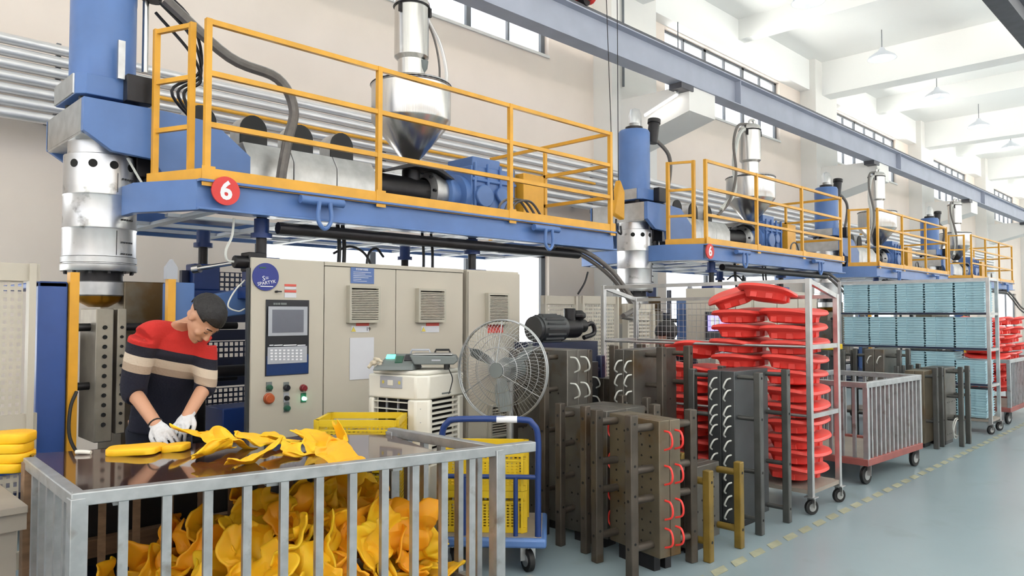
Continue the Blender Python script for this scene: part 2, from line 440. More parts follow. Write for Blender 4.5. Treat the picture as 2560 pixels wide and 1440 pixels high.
s_ = (RT * .07); MB().add([e + s_ * .4 + V((0, -.05, .28)), e - s_ + V((0, -.05, -.2)), e + s_ * 1.2 + V((0, -.05, -.3)), e + s_ * 1.3 + V((0, -.05, .1)),
                       e + s_ * .4 + V((0, .05, .28)), e - s_ + V((0, .05, -.2)), e + s_ * 1.2 + V((0, .05, -.3)), e + s_ * 1.3 + V((0, .05, .1))],
                      [(0, 1, 2, 3), (4, 7, 6, 5), (0, 4, 5, 1), (1, 5, 6, 2), (2, 6, 7, 3), (3, 7, 4, 0)]).build('sheave_housing', 'yellow', hb, bevel=.015)
MB().tube([e + V((0, 0, -.28)), e + V((0, 0, -.42)), e + s_ + V((0, 0, -.5)), e + s_ * .9 + V((0, 0, -.38))], .014, 8).build('hook', 'dark', hb)

# pipes on the wall
zs = [3.44, 3.56, 3.68, 3.80, 3.92, 4.04, 4.16]
names = ['lowest', 'second lowest', 'third from the bottom', 'middle', 'third from the top', 'second from the top', 'topmost']
for z, nm in zip(zs, names):
    solo(MB().cyl((-6, 8.45, z), (40, 8.45, z), .053, n=16), 'wall_pipe', 'pipe', (-6, 8.45, z), 'long silver wall pipe, the %s of the seven' % nm, 'pipe')
solo(MB().cyl((-6, 8.3, 3.14), (1.35, 8.3, 3.14), .025), 'gas_pipe', 'yellow', (-6, 8.3, 3.14), 'thin yellow pipe below the silver pipes at the left edge', 'pipe')
solo(MB().cyl((2.2, 8.375, 3.86), (10.5, 8.375, 3.86), .022), 'gas_pipe', 'yellow', (2.2, 8.375, 3.86), 'thin yellow pipe running in front of the silver wall pipes', 'pipe')
for i, k in enumerate([2.0, 6.0, 10.6]):
    solo(MB().box((k - .02, 8.51, 3.35), (k + .02, 8.56, 4.25)).box((k - .02, 8.56, 3.5), (k + .02, WY, 3.54)), 'pipe_bracket', 'frame', (k, 8.55, 3.35),
         ['steel bracket behind the silver pipes, left of the first machine', 'steel bracket behind the silver pipes, behind the first extruder', 'steel bracket behind the silver pipes, next to the first column'][i], 'bracket')

# pendant lamps
for i, (u, v) in enumerate([(2020, -8), (2205, 135), (2342, 232), (2447, 308), (2527, 362)]):
    pos = at(u, v, Y=6.45)
    t = thing('pendant_lamp', ['white cone pendant lamp cut off by the top edge of the photo', 'largest fully visible white cone pendant lamp, nearest the top right',
                               'white cone pendant lamp, second of the row going away', 'white cone pendant lamp, third of the row going away', 'small white pendant lamp, farthest of the row'][i],
              'lamp', (pos.x, pos.y, pos.z - .12), 'pendant lamps under the ceiling')
    MB().lathe([(.05, .28), (.09, .2), (.3, .06), (.34, 0), (.33, 0), (.28, .06), (.08, .19), (.02, .2)], (pos.x, pos.y, pos.z - .12), n=28).build('lamp_shade', 'enamel', t)
    MB().ell((pos.x, pos.y, pos.z - .04), (.1, .1, .1)).build('bulb', 'bulb', t)
    MB().cyl((pos.x, pos.y, pos.z + .14), (pos.x, pos.y, CZ - .02), .01, n=6).build('cord', 'frame', t)
# strip light under the first corbel
pa = at(1692, 232, Y=7.2); pb = at(1612, 284, Y=7.9)
t = thing('strip_light', 'lit fluorescent strip lamp under the white corbel', 'lamp', tuple((pa + pb) / 2))
MB().bar(pa, pb, .1, .05).build('lamp_body', 'white', t); MB().cyl(pa + V((0, 0, -.04)), pb + V((0, 0, -.04)), .02, n=8).build('lamp_tube', 'tube', t)
MB().tube([pa + V((.05, 0, 1.3)), pa + V((.05, 0, .1)), pa], .01, 6, smooth=False).build('cable', 'frame', t)
# conduit on the column
solo(MB().cyl((11.55, 8.5, 5.9), (11.55, 8.5, CZ), .025, n=8), 'conduit', 'frame', (11.55, 8.5, 5.9), 'thin grey conduit climbing the first column above the crane beam', 'pipe')

# ================================================================== blow moulding machines
def machine(X0, label, hop=0., headx=0., near=True, six=True, backrail=True, lod=0):
    d = X0 - 2.27
    t = thing('blow_molding_machine', label, 'machine', (X0 + .6, 6.4, 0), 'blow moulding machines in a row')
    nn = 32 if lod == 0 else 16
    # --- platform
    x0, x1 = 2.2 + d, 7.25 + d
    pf = MB().box((x0, 5.5, 2.27), (x1, 5.56, 2.5)).box((x0, 7.64, 2.27), (x1, 7.7, 2.5)).box((x1 - .06, 5.56, 2.27), (x1, 7.64, 2.5))
    pf.prism([(x0, 5.5), (x0 + .04, 5.56), (x0 - .22, 6.05), (x0 - .22, 7.2), (x0, 7.66), (x0 - .05, 7.7), (x0 - .28, 7.2), (x0 - .28, 6.0)], 'z', 2.27, 2.5)
    pf.box((x0, 5.44, 2.27), (x1, 5.5, 2.29)).box((x0, 5.44, 2.48), (x1, 5.5, 2.5))
    pf.build('platform_frame', 'blue', t, bevel=.004)
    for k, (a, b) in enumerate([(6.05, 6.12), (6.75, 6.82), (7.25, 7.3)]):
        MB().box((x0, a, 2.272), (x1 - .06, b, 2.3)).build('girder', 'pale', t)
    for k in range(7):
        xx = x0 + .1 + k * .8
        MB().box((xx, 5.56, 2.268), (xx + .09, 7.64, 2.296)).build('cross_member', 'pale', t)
    for k in range(6):       # deck plates with gaps between them
        xx = x0 + .19 + k * .8
        for (a, b) in ((5.58, 6.03), (6.4, 6.7), (7.0, 7.22)) if k % 2 else ((5.58, 5.84), (6.14, 6.6), (7.34, 7.62)):
            MB().box((xx, a, 2.3), (xx + .6, b, 2.31)).build('deck_plate', 'dblue', t, smooth=False)
    # lugs under the edge
    for lx in (3.2, 5.95):
        MB().cyl((lx - .2 + d, 5.42, 2.43), (lx + .2 + d, 5.42, 2.43), .035).tube([(lx - .05 + d, 5.38, 2.42), (lx - .06 + d, 5.38, 2.27), (lx + d, 5.38, 2.2), (lx + .06 + d, 5.38, 2.27), (lx + .05 + d, 5.38, 2.42)], .018, 8).build('lifting_lug', 'blue', t)
    MB().cyl((2.9 + d, 5.6, 2.2), (6.7 + d, 5.6, 2.2), .05, n=12).build('cable_duct', 'dark', t)
    # --- yellow kick plate
    MB().box((2.27 + d, 5.46, 2.475), (7.21 + d, 5.475, 2.585)).build('kick_plate', 'yellow', t)
    MB().bar((2.24 + d, 5.5, 2.53), (2.03 + d, 6.02, 2.53), .015, .11).build('kick_plate', 'yellow', t)
    # --- guard rails
    z3 = (3.70, 3.31, 2.92)
    for px in (2.27, 3.81, 5.47, 7.19):
        MB().box((px - .022 + d, 5.475, 2.47), (px + .022 + d, 5.52, 3.72)).box((px - .05 + d, 5.455, 2.45), (px + .05 + d, 5.46, 2.6)).build('rail_post', 'yellow', t)
    for z in z3:
        MB().box((2.27 + d, 5.48, z - .02), (7.19 + d, 5.52, z + .02)).build('guard_rail', 'yellow', t)
    for z in z3:
        MB().box((7.17 + d, 5.5, z - .02), (7.21 + d, 7.62, z + .02)).build('guard_rail', 'yellow', t)
    for y in (6.55, 7.6):
        MB().box((7.17 + d, y, 2.5), (7.21 + d, y + .04, 3.7 if y < 7 else 3.32)).build('rail_post', 'yellow', t)
    # gate ladder
    for (x, y) in ((2.215, 5.66), (2.075, 6.0)):
        MB().box((x - .022 + d, y - .022, 2.47), (x + .022 + d, y + .022, 3.72)).build('rail_post', 'yellow', t)
    for z in (3.7, 3.3, 2.92):
        MB().bar((2.215 + d, 5.66, z), (2.075 + d, 6.0, z), .03, .035).build('guard_rail', 'yellow', t)
    # --- round 6 sign
    if six:
        c = at(566, 477, Y=5.42) if X0 < 3 else V((9.41, 5.42, 2.39))
        r = .108
        s = MB().cyl((c.x, 5.44, c.z), (c.x, 5.425, c.z), r, n=40).build('number_sign', 'redsign', t)
        text('6', .19, 'print', facing((c.x, 5.423, c.z - .004), (1, 0, 0)), s, ext=.001, bold=.006)
    # --- support pillars
    for px in (2.83, 5.15):
        for py in (5.74, 6.9):
            MB().cyl((px + d, py, .2), (px + d, py, 2.3), .042, n=16).build('pillar', 'dark', t)
            MB().cyl((px + d, py, 2.12), (px + d, py, 2.16), .085).cyl((px + d, py, 2.16), (px + d, py, 2.28), .06).build('pillar_flange', 'dblue', t)
            if lod < 2: MB().box((px - .12 + d, py - .1, 1.72), (px + .12 + d, py + .1, 1.96)).box((px - .17 + d, py - .14, 1.62), (px + .17 + d, py + .14, 1.72)).build('pillar_bracket', 'dblue', t, bevel=.01)
            MB().box((px - .15 + d, py - .12, 0), (px + .15 + d, py + .12, .2)).build('pillar_base', 'dblue', t)
    # --- extruder barrel in three covered sections
    Yc = 6.5
    oct_ = [(Yc - .29, 2.66), (Yc - .29, 2.9), (Yc - .2, 3.03), (Yc + .2, 3.03), (Yc + .29, 2.9), (Yc + .29, 2.66)]
    for k in range(3):
        a = 2.92 + k * .455 + d; b = a + .448
        MB().prism(oct_, 'x', a, b).build('barrel_cover', 'steel2', t, bevel=.006)
    MB().box((2.9 + d, Yc - .2, 2.5), (4.2 + d, Yc + .2, 2.66)).build('barrel_base', 'dark', t)
    for k in range(4):
        fx = (2.64, 3.12, 3.6, 4.06)[k] + d
        arc = [(fx - .13, 3.02)] + [(fx - .13 * math.cos(PI * i / 10), 3.2 + .14 * math.sin(PI * i / 10)) for i in range(11)] + [(fx + .13, 3.02)]
        h = MB().prism(arc, 'y', Yc + .02, Yc + .22).build('fan_hood', 'steel2', t)
        MB().prism([(x_, z_) for x_, z_ in arc], 'y', Yc - .0, Yc + .02).build('fan_grille', 'black', h)
    MB().cyl((4.25 + d, Yc, 2.83), (5.12 + d, Yc, 2.83), .165, n=24).build('barrel', 'dark', t)
    MB().prism([(4.4 + d, 2.98), (4.75 + d, 3.1), (5.15 + d, 3.1), (5.35 + d, 3.0), (5.3 + d, 3.0), (5.1 + d, 3.07), (4.8 + d, 3.07), (4.4 + d, 2.96)], 'y', Yc - .25, Yc + .2).build('feed_plate', 'dark', t)
    MB().cyl((4.93 + hop + d, Yc, 2.9), (4.93 + hop + d, Yc, 3.12), .1).build('feed_throat', 'dark', t)
    MB().lathe([(.165, 0), (.25, .03), (.25, .08), (.2, .26)], (5.08 + d, Yc, 2.85), (1, 0, 0), nn).build('gear_flange', 'steel2', t)
    f = MB()
    for k in range(8):
        an = 2 * PI * k / 8; f.cyl((5.07 + d, Yc + .22 * math.cos(an), 2.85 + .22 * math.sin(an)), (5.18 + d, Yc + .22 * math.cos(an), 2.85 + .22 * math.sin(an)), .018, n=6)
    f.build('bolt', 'dark', t)
    MB().lathe([(.2, 0), (.25, .02), (.25, .06), (.19, .08), (.19, .2), (.26, .22), (.26, .3)], (5.3 + d, Yc, 2.85), (1, 0, 0), nn).build('lantern_housing', 'blue', t)
    gb = MB().box((5.6 + d, Yc - .25, 2.5), (6.3 + d, Yc + .3, 3.2)).box((5.66 + d, Yc - .2, 3.2), (6.1 + d, Yc + .25, 3.32)).cyl((5.75 + d, Yc - .33, 2.85), (5.75 + d, Yc - .25, 2.85), .13, n=nn)
    gb.cyl((6.05 + d, Yc - .3, 2.9), (6.05 + d, Yc - .25, 2.9), .09)
    for k in range(4): gb.box((5.62 + k * .2 + d, Yc - .29, 2.52), (5.65 + k * .2 + d, Yc - .25, 3.24))
    gb.box((5.6 + d, Yc - .28, 3.02), (6.3 + d, Yc - .25, 3.06))
    gb.build('gearbox', 'blue', t, bevel=.012)
    MB().box((6.36 + d, Yc - .34, 2.55), (6.72 + d, Yc - .2, 3.2)).box((6.36 + d, Yc - .2, 2.55), (6.46 + d, Yc + .3, 3.2)).build('belt_guard', 'yellow', t, bevel=.01)
    MB().box((6.31 + d, Yc - .2, 2.6), (6.35 + d, Yc + .25, 3.24)).build('motor_mount', 'grey', t)
    MB().cyl((6.5 + d, Yc + .15, 2.9), (6.95 + d, Yc + .15, 2.9), .19, n=24).build('motor', 'dblue', t)
    for k in range(3 if lod == 0 else 1):
        xx = 5.45 + k * .1 + d
        MB().tube([(xx, 5.7, 2.5), (xx + .15, 5.75, 2.72), (xx + .45, 5.8, 2.78), (xx + .7, 5.85, 2.62), (xx + .85, 5.9, 2.5)], .014, 6).build('cable', 'hose', t)
    # --- hopper and loader
    hx = 4.93 + hop + d
    h = MB().lathe([(.07, 0), (.07, .07), (.1, .09), (.43, .5), (.435, .52), (.435, .88), (.445, .89), (.445, .91), (.42, .93), (.2, .96), (.2, .97)], (hx, Yc, 3.1), n=48).build('hopper', 'steel', t)
    MB().ring((hx, Yc, 4.0), .44, .01, n=40).build('hopper_rim', 'dark', h)
    MB().lathe([(.15, 0), (.15, .24), (.19, .28), (.19, .84), (.2, .85), (.2, .88), (.17, .93), (.1, .96), (0, .97)], (hx, Yc, 4.05), n=36).build('loader_tube', 'steel', t)
    MB().ring((hx, Yc, 4.89), .195, .012, n=32).build('clamp_ring', 'dark', t)
    for k in range(3):
        an = k * 2.1 + 3.4; MB().cbox((hx + .2 * math.cos(an), Yc + .2 * math.sin(an), 4.83), (.03, .03, .1)).build('latch', 'dark', t)
    MB().tube([(hx - .0, Yc, 5.0), (hx + .02, Yc, 5.08), (hx + .1, Yc - .02, 5.1), (hx + .13, Yc - .03, 5.02)], .03, 8).cyl((hx, Yc, 4.98), (hx, Yc, 5.08), .03).build('loader_elbow', 'steel', t)
    if X0 < 3:
        MB().tube([at(1062, 40, Y=6.4), at(1085, 95, Y=6.4), at(1098, 160, Y=6.4), at(1099, 222, Y=6.4)], .012, 8).build('loader_hose', 'hose', t)
        MB().tube([at(1068, 45, Y=6.42), at(1100, 110, Y=6.45), at(1116, 180, Y=6.45), at(1112, 225, Y=6.45)], .02, 8).build('loader_hose', 'film', t)
        MB().lathe([(.02, 0), (.06, .06), (.07, .14)], at(1055, 185, Y=6.4), n=16).build('vibrator', 'grey', t)
    else:
        MB().tube([(hx - .1, Yc, 5.0), (hx - .45, Yc, 4.9), (hx - .8, Yc - .1, 4.5), (hx - 1.1, Yc - .3, 3.9), (hx - 1.5, Yc - .4, 3.4), (hx - 1.9, Yc - .4, 3.1)], .025, 8).build('loader_hose', 'hose', t)
        MB().tube([(hx - .12, Yc, 4.92), (hx - .4, Yc, 4.75), (hx - .8, Yc - .1, 4.2), (hx - 1.15, Yc - .3, 3.6), (hx - 1.8, Yc - .4, 3.2)], .035, 8).build('loader_hose', 'whitehose', t)
    # --- die head arm, chamfered box head
    e = d + headx
    hd = MB().box((1.62 + e, 6.15, 2.86), (2.3 + e, 7.1, 3.12))
    hd.build('arm_head', 'blue', t, bevel=.008)
    MB().box((1.6 + e, 6.16, 2.87), (1.618 + e, 7.12, 3.12)).box((1.6 + e, 6.16, 2.85), (1.9 + e, 7.08, 2.868)).build('arm_head_lit_side', 'steel2', t)  # pale sheet: light on the head's left side put into the colour
    for (ya, yb) in ((6.1, 6.16), (7.1, 7.15)):
        MB().prism([(1.6 + e, 3.12), (2.2 + e, 3.12), (2.58 + d, 3.1), (2.9 + d, 2.86), (2.9 + d, 2.66), (2.6 + d, 2.5), (2.25 + d, 2.5), (2.1 + e, 2.72), (1.8 + e, 2.74), (1.6 + e, 2.87)], 'y', ya, yb).build('arm_side_plate', 'blue', t, bevel=.004)
    # accumulator body
    hx = 1.84 + e
    b = MB().lathe([(.245, .0), (.255, .04), (.255, .12), (.24, .14), (.245, .85), (.265, .86), (.268, .9), (.262, 1.02)][::1], (hx, Yc, 1.0 + .0), n=nn)
    # profile above measured upwards from ring; shift
    b = MB().lathe([(.2, 1.95), (.262, 1.95), (.262, 2.16), (.266, 2.17), (.262, 2.18), (.262, 2.42), (.266, 2.43), (.262, 2.44), (.262, 2.74), (.235, 2.75), (.235, 2.92)], (hx, Yc, 0), n=48)
    acc = b.build('die_head', 'die', t)
    for an in (-150, -118, -86, -54):
        q1 = V((hx + .262 * math.cos(math.radians(an)), Yc + .262 * math.sin(math.radians(an)), 2.66)); nrm = V((math.cos(math.radians(an)), math.sin(math.radians(an)), 0))
        MB().cyl(q1 - nrm * .02, q1 + nrm * .003, .032, n=14).build('bore', 'hole', acc)
    hs = MB()
    for zz in (2.56, 2.36, 2.24, 2.06, 1.97):
        an = math.radians(-60); nrm = V((math.cos(an), math.sin(an), 0)); tng = V((-nrm.y, nrm.x, 0))
        for k in range(5): hs.cbox(V((hx, Yc, zz)) + nrm * .262 + tng * (k * .024 - .05), (.012, .012, .012))
    hs.build('engraving', 'dark', acc)
    MB().box((hx + .046, Yc - .262, 2.45), (hx + .049, Yc - .25, 2.6)).box((hx + .046, Yc - .262, 1.96), (hx + .049, Yc - .25, 2.15)).build('seam', 'dark', acc)
    MB().lathe([(.1, 1.835), (.27, 1.835), (.273, 1.84), (.273, 1.885), (.268, 1.89), (.255, 1.892), (.255, 1.9), (.27, 1.902), (.27, 1.945), (.25, 1.95)], (hx, Yc, 0), n=nn).build('die_flange', 'steel2', t)
    MB().lathe([(.17, 1.74), (.17, 1.86)], (hx, Yc, 0), n=nn).build('die_neck', 'dark', t)
    MB().lathe([(.1, 1.64), (.19, 1.64), (.2, 1.65), (.2, 1.75), (.19, 1.76), (.1, 1.76)], (hx, Yc, 0), n=nn).build('die_ring', 'steel2', t)
    MB().lathe([(.05, 1.555), (.07, 1.555), (.15, 1.6), (.18, 1.64)], (hx, Yc, 0), n=nn).build('die_tip', 'brass', t)
    bb = MB()
    for k in range(12):
        an = 2 * PI * k / 12; bb.cyl((hx + .24 * math.cos(an), Yc + .24 * math.sin(an), 1.815), (hx + .24 * math.cos(an), Yc + .24 * math.sin(an), 1.84), .014, n=6)
    bb.build('bolt', 'dark', t)
    # heater boxes and hanging leads on the right of the head
    MB().cyl((hx + .33, Yc - .12, 2.5), (hx + .33, Yc - .12, 2.82), .07).box((hx + .2, Yc - .2, 2.6), (hx + .44, Yc + .1, 2.86)).build('heater_box', 'dark', t, bevel=.01)
    if lod == 0: MB().tube([(hx + .1, Yc - .3, 2.72), (hx + .22, Yc - .34, 2.5), (hx + .36, Yc - .3, 2.38), (hx + .5, Yc - .2, 2.5)], .01, 6).build('lead', 'whitehose', t)
    # accumulator cylinder
    MB().lathe([(.16, 3.1), (.16, 3.2)], (hx, Yc, 0), n=nn).build('coupling', 'dark', t)
    for an in range(45, 405, 90):
        cx, cy = hx + .26 * math.cos(math.radians(an)), Yc + .26 * math.sin(math.radians(an))
        MB().cyl((cx, cy, 3.1), (cx, cy, 3.18), .035, n=10).build('tie_bolt', 'dark', t)
    MB().prism([(hx - .26, 6.26), (hx - .2, 6.2), (hx + .28, 6.2), (hx + .28, 6.8), (hx - .26, 6.8)], 'z', 3.17, 3.33).build('cylinder_flange', 'blue', t, bevel=.006, ang=20)
    MB().box((hx - .272, 6.27, 3.175), (hx - .26, 6.79, 3.325)).build('flange_lit_side', 'steel2', t)  # left side of the flange coloured pale for the light on it
    MB().box((hx + .06, 6.1, 3.15), (hx + .26, 6.2, 3.36)).build('junction_box', 'dark', t, bevel=.006)
    MB().lathe([(.2, 3.33), (.238, 3.335), (.238, 3.98), (.236, 4.0), (.24, 4.03), (.24, 4.2), (.22, 4.24), (.05, 4.25)], (hx, Yc, 0), n=nn).build('accumulator_cylinder', 'blue', t)
    MB().lathe([(.13, 4.25), (.13, 4.3), (.07, 4.31), (.07, 4.36), (.03, 4.37)], (hx, Yc, 0), n=24).build('cylinder_cap', 'dark', t)
    MB().lathe([(.1, 4.3), (.1, 4.5), (.07, 4.57), (0, 4.6)], (hx + .02, Yc, 0), n=24).build('sight_dome', 'film', t)
    MB().cyl((hx + .32, Yc - .1, 4.1), (hx + .36, Yc - .12, 4.42), .085, n=16).cyl((hx + .35, Yc - .12, 4.4), (hx + .36, Yc - .12, 4.46), .1, n=16).build('servo_motor', 'dark', t)
    MB().cyl((hx + .3, Yc - .05, 3.5), (hx + .3, Yc - .05, 4.1), .025).build('pressure_pipe', 'steel', t)
    if lod == 0:
        MB().cbox((hx + .03, Yc - .34, 3.47), (.05, .03, .3)).build('gauge_plate', 'steel2', t)
        for k in range(3):
            MB().tube([(hx + .36, Yc - .1, 4.25 - k * .12), (hx + .62, Yc - .2, 3.98 - k * .14), (hx + .72, Yc - .15, 3.6 - k * .05), (hx + .5 + .05 * k, Yc - .1, 3.38), (hx + .7, Yc - .1, 3.14)], .014, 6).build('lead', 'dark', t)
        MB().tube([(hx + .4, Yc - .2, 4.1), (hx + .9, Yc - .3, 3.72), (hx + 1.3, Yc - .4, 3.6), (hx + 1.45, Yc - .42, 3.35), (hx + 1.38, Yc - .45, 3.05), (hx + 1.32, Yc - .46, 2.75), (hx + 1.3, Yc - .46, 2.5)], .045, 10).build('cable_loom', 'hose', t)
    else:
        MB().tube([(hx + .34, Yc - .1, 4.2), (hx + .62, Yc - .2, 3.95), (hx + .72, Yc - .15, 3.6), (hx + .6, Yc - .1, 3.2)], .03, 8).build('cable_loom', 'hose', t)
    # --- clamp under the head
    MB().box((hx - .14, 6.05, .55), (hx - .02, 6.45, 1.54)).build('mold_half', 'moldlight', t, bevel=.006)
    MB().box((hx + .005, 6.05, .6), (hx + .07, 6.45, 1.54)).build('mold_half', 'moldlight', t, bevel=.006)
    if lod == 0:
        for k in range(11):
            MB().cyl((hx - .08, 6.04, .68 + k * .072), (hx - .08, 6.055, .68 + k * .072), .016, n=8).build('mold_bore', 'hole', t)
            MB().cyl((hx + .037, 6.04, .68 + k * .072), (hx + .037, 6.055, .68 + k * .072), .012, n=8).build('mold_bore', 'hole', t)
    for z in (.45, .96, 1.4):
        MB().cyl((hx - .55, 6.2, z), (hx + 1.0, 6.2, z), .03, n=12).build('tie_bar', 'dark', t)
    MB().box((hx - .34, 6.3, .4), (hx - .26, 6.9, 1.36)).build('platen', 'mold', t)
    MB().box((hx + .14, 6.35, .35), (hx + .46, 6.95, 1.76)).build('platen', 'moldrust', t, bevel=.01)
    MB().box((hx - .75, 5.7, .1), (hx + 1.25, 7.0, .34)).build('clamp_bed', 'navy', t)
    MB().box((hx + .3, 5.75, .3), (hx + .46, 5.98, 1.74)).prism([(hx + .46, 1.45), (hx + .95, 1.5), (hx + .95, 1.72), (hx + .46, 1.62)], 'y', 5.8, 5.95).build('clamp_frame', 'blue', t, bevel=.01)
    MB().box((hx + .635, 5.22, .05), (hx + .655, 5.26, 1.84)).build('guard_post', 'moldgrey', t)
    MB().box((hx + .243, 5.7, .3), (hx + .298, 5.76, 1.76)).build('yellow_guard', 'yellow', t)
    MB().prism([(hx + .23, 1.76), (hx + .31, 1.76), (hx + .31, 1.85), (hx + .27, 1.91), (hx + .23, 1.85)], 'y', 5.7, 5.76).build('guard_cap', 'lgrey', t)
    gf = MB().box((hx + .8, 6.9, .1), (hx + .86, 6.96, 1.9)).box((hx + 1.55, 6.9, .1), (hx + 1.6, 6.96, 1.9))
    for z in (.3, .82, .98, 1.25, 1.42): gf.box((hx + .8, 6.9, z), (hx + 1.6, 6.95, z + .1))
    gf.build('rear_guard_frame', 'navy', t)
    MB().box((hx + .8, 6.0, .34), (hx + 1.2, 6.35, .72)).build('valve_block', 'dblue', t, bevel=.01)
    MB().cyl((hx + .75, 6.1, 1.02), (hx + 1.5, 6.1, 1.02), .05).build('hydraulic_cylinder', 'dark', t)
    if lod == 0:
        for (z, hgt, nz) in ((.42, .38, 8), (1.08, .16, 3), (1.52, .38, 8)):
            g_ = MB(); grid_panel(g_, (hx + .86, 6.93, z), (1, 0, 0), (0, 0, 1), .7, hgt, 14, nz, .66); g_.build('perforated_panel', 'navy', t, smooth=False)
        a = at(600, 655, Y=5.6); b_ = at(492, 672, Y=5.95)
        MB().cyl(b_, a, .018, n=12).cyl(b_ - (a - b_).normalized() * .03, b_ + (a - b_).normalized() * .03, .035).build('push_rod', 'steel', t)
        MB().cyl(a - V((.05, 0, 0)), a + V((.06, 0, 0)), .05, n=16).box(a + V((.05, -.05, -.07)), a + V((.2, .1, .08))).build('rod_motor', 'dark', t, bevel=.008)
        MB().tube([at(585, 545, Y=5.6), at(580, 590, Y=5.6), at(565, 625, Y=5.6), at(568, 650, Y=5.6), at(590, 655, Y=5.6)], .01, 6).build('air_hose', 'whitehose', t)
        MB().tube([at(612, 700, Y=5.3), at(585, 730, Y=5.3), at(570, 765, Y=5.3), at(595, 778, Y=5.3), at(612, 772, Y=5.3)], .006, 6).build('air_hose', 'whitehose', t)
    # hoses between platform and cabinets
    for (ux, uy) in ((3.55, 5.75), (3.62, 5.78), (4.5, 5.75), (4.62, 5.76)):
        MB().tube([(ux + d, uy, 2.3), (ux + .02 + d, uy, 2.1), (ux - .02 + d, uy - .05, 1.85)], .018 if ux < 4 else .014, 8).build('hose', 'black', t)
    for (ux, s) in ((3.6, .35), (4.15, -.3)):
        MB().tube([(ux + d, 5.9, 2.05), (ux + s * .4 + d, 5.85, 2.12), (ux + s * .8 + d, 5.8, 2.05), (ux + s + d, 5.75, 1.85)], .012, 6).build('hose', 'black', t)
    MB().tube([(6.3 + d, 5.6, 2.28), (6.75 + d, 5.55, 2.24), (7.15 + d, 5.45, 2.02), (7.32 + d, 5.3, 1.72), (7.2 + d, 5.1, 1.6), (6.9 + d, 5.0, 1.52), (6.7 + d, 4.95, 1.48)], .028, 10).build('hose', 'hose', t)
    MB().tube([(6.3 + d, 5.64, 2.26), (6.75 + d, 5.6, 2.2), (7.18 + d, 5.5, 1.96), (7.36 + d, 5.35, 1.66), (7.22 + d, 5.15, 1.5), (6.95 + d, 5.0, 1.45), (6.7 + d, 4.98, 1.47)], .024, 10).build('hose', 'hose', t)
    return t

machine(2.27, 'nearest blue and yellow blow moulding machine, with large red 6 sign', lod=0)
machine(9.42, 'second blue and yellow blow moulding machine, its small red 6 sign above the caged rack', hop=.65, headx=.1, lod=1)
machine(16.3, 'third machine in the row, its hopper and rails above the pale blue stacks', six=False, hop=.3, headx=.3, lod=2)
machine(23.6, 'fourth and farthest machine, pale behind the top of the blue rack', six=False, hop=-.2, headx=.3, lod=2)

# ------------------------------------------------------------------ electric cabinets
CY = 5.2
def vent(c, w, h, parent, n=17):
    f = MB().box((c.x - w / 2, CY - .05, c.z - h / 2), (c.x + w / 2, CY, c.z - h / 2 + .025)).box((c.x - w / 2, CY - .05, c.z + h / 2 - .02), (c.x + w / 2, CY, c.z + h / 2))
    f.box((c.x - w / 2, CY - .05, c.z - h / 2 + .025), (c.x - w / 2 + .02, CY, c.z + h / 2 - .02)).box((c.x + w / 2 - .02, CY - .05, c.z - h / 2 + .025), (c.x + w / 2, CY, c.z + h / 2 - .02))
    o = f.build('vent_frame', 'cabedge', parent)
    MB().box((c.x - w / 2 + .02, CY - .012, c.z - h / 2 + .02), (c.x + w / 2 - .02, CY - .004, c.z + h / 2 - .02)).build('vent_opening', 'hole', o, smooth=False)
    st = (h - .06) / n
    for i in range(n):
        z = c.z - h / 2 + .035 + i * st
        MB().add([(c.x - w / 2 + .02, CY - .05, z - .004), (c.x + w / 2 - .02, CY - .05, z - .004), (c.x + w / 2 - .02, CY - .02, z + .004), (c.x - w / 2 + .02, CY - .02, z + .004),
                  (c.x - w / 2 + .02, CY - .05, z + .004), (c.x + w / 2 - .02, CY - .05, z + .004), (c.x + w / 2 - .02, CY - .02, z + .011), (c.x - w / 2 + .02, CY - .02, z + .011)],
                 [(0, 3, 2, 1), (4, 5, 6, 7), (0, 1, 5, 4), (1, 2, 6, 5), (2, 3, 7, 6), (3, 0, 4, 7)]).build('louvre', 'cabedge', o, smooth=False)
    return o
def flat(u0, v0, u1, v1, m, name, parent, dy=.004):
    a = at(u0, v0, Y=CY); b = at(u1, v1, Y=CY); c = at(u0, v1, Y=CY)
    return MB().box((a.x, CY - dy, (b.z + c.z) / 2), (b.x, CY - dy + .003, a.z)).build(name, m, parent, smooth=False)
ztop = 1.92
xa, xb, xc, xd, xe, xf = [at(u, 700, Y=CY).x for u in (628, 811, 990, 1158, 1171, 1300)]
def carcass(x0, x1, name_label, side=0):
    t = thing('electrical_cabinet', name_label, 'cabinet', ((x0 + x1) / 2, CY + .25, 0), 'beige electrical cabinets in front of the first machine')
    MB().prism([(x0, CY + .02), (x1, CY + .02), (x1, CY + .48), (x0 + side, CY + .48)], 'z', .08, ztop).build('cabinet_body', 'cab', t, bevel=.006)
    MB().box((x0 + .03 + side, CY + .04, 0), (x1 - .03, CY + .46, .08)).build('plinth', 'dark', t)
    return t
c1 = carcass(xa, xb, 'beige control cabinet with touch screen, keypad and round blue sticker', side=.26)
dr = MB().box((xa + .004, CY, .1), (xb - .004, CY + .02, ztop - .005)).build('door', 'cab', c1, bevel=.003)
c2 = carcass(xb, xd, 'wide double-door beige cabinet with a blue placard and two louvred vents')
top = at(900, 657, Y=CY).z
for (a, b) in ((xb, xc), (xc, xd)): MB().box((a + .004, CY, .1), (b - .004, CY + .02, ztop - .04)).build('door', 'cab', c2, bevel=.003)
MB().box((xb, CY - .005, ztop - .035), (xd, CY + .02, ztop - .005)).build('top_strip', 'cab', c2, bevel=.002)
MB().box((xb, CY + .012, .08), (xd, CY + .019, ztop - .01)).build('door_gap', 'hole', c2, smooth=False)
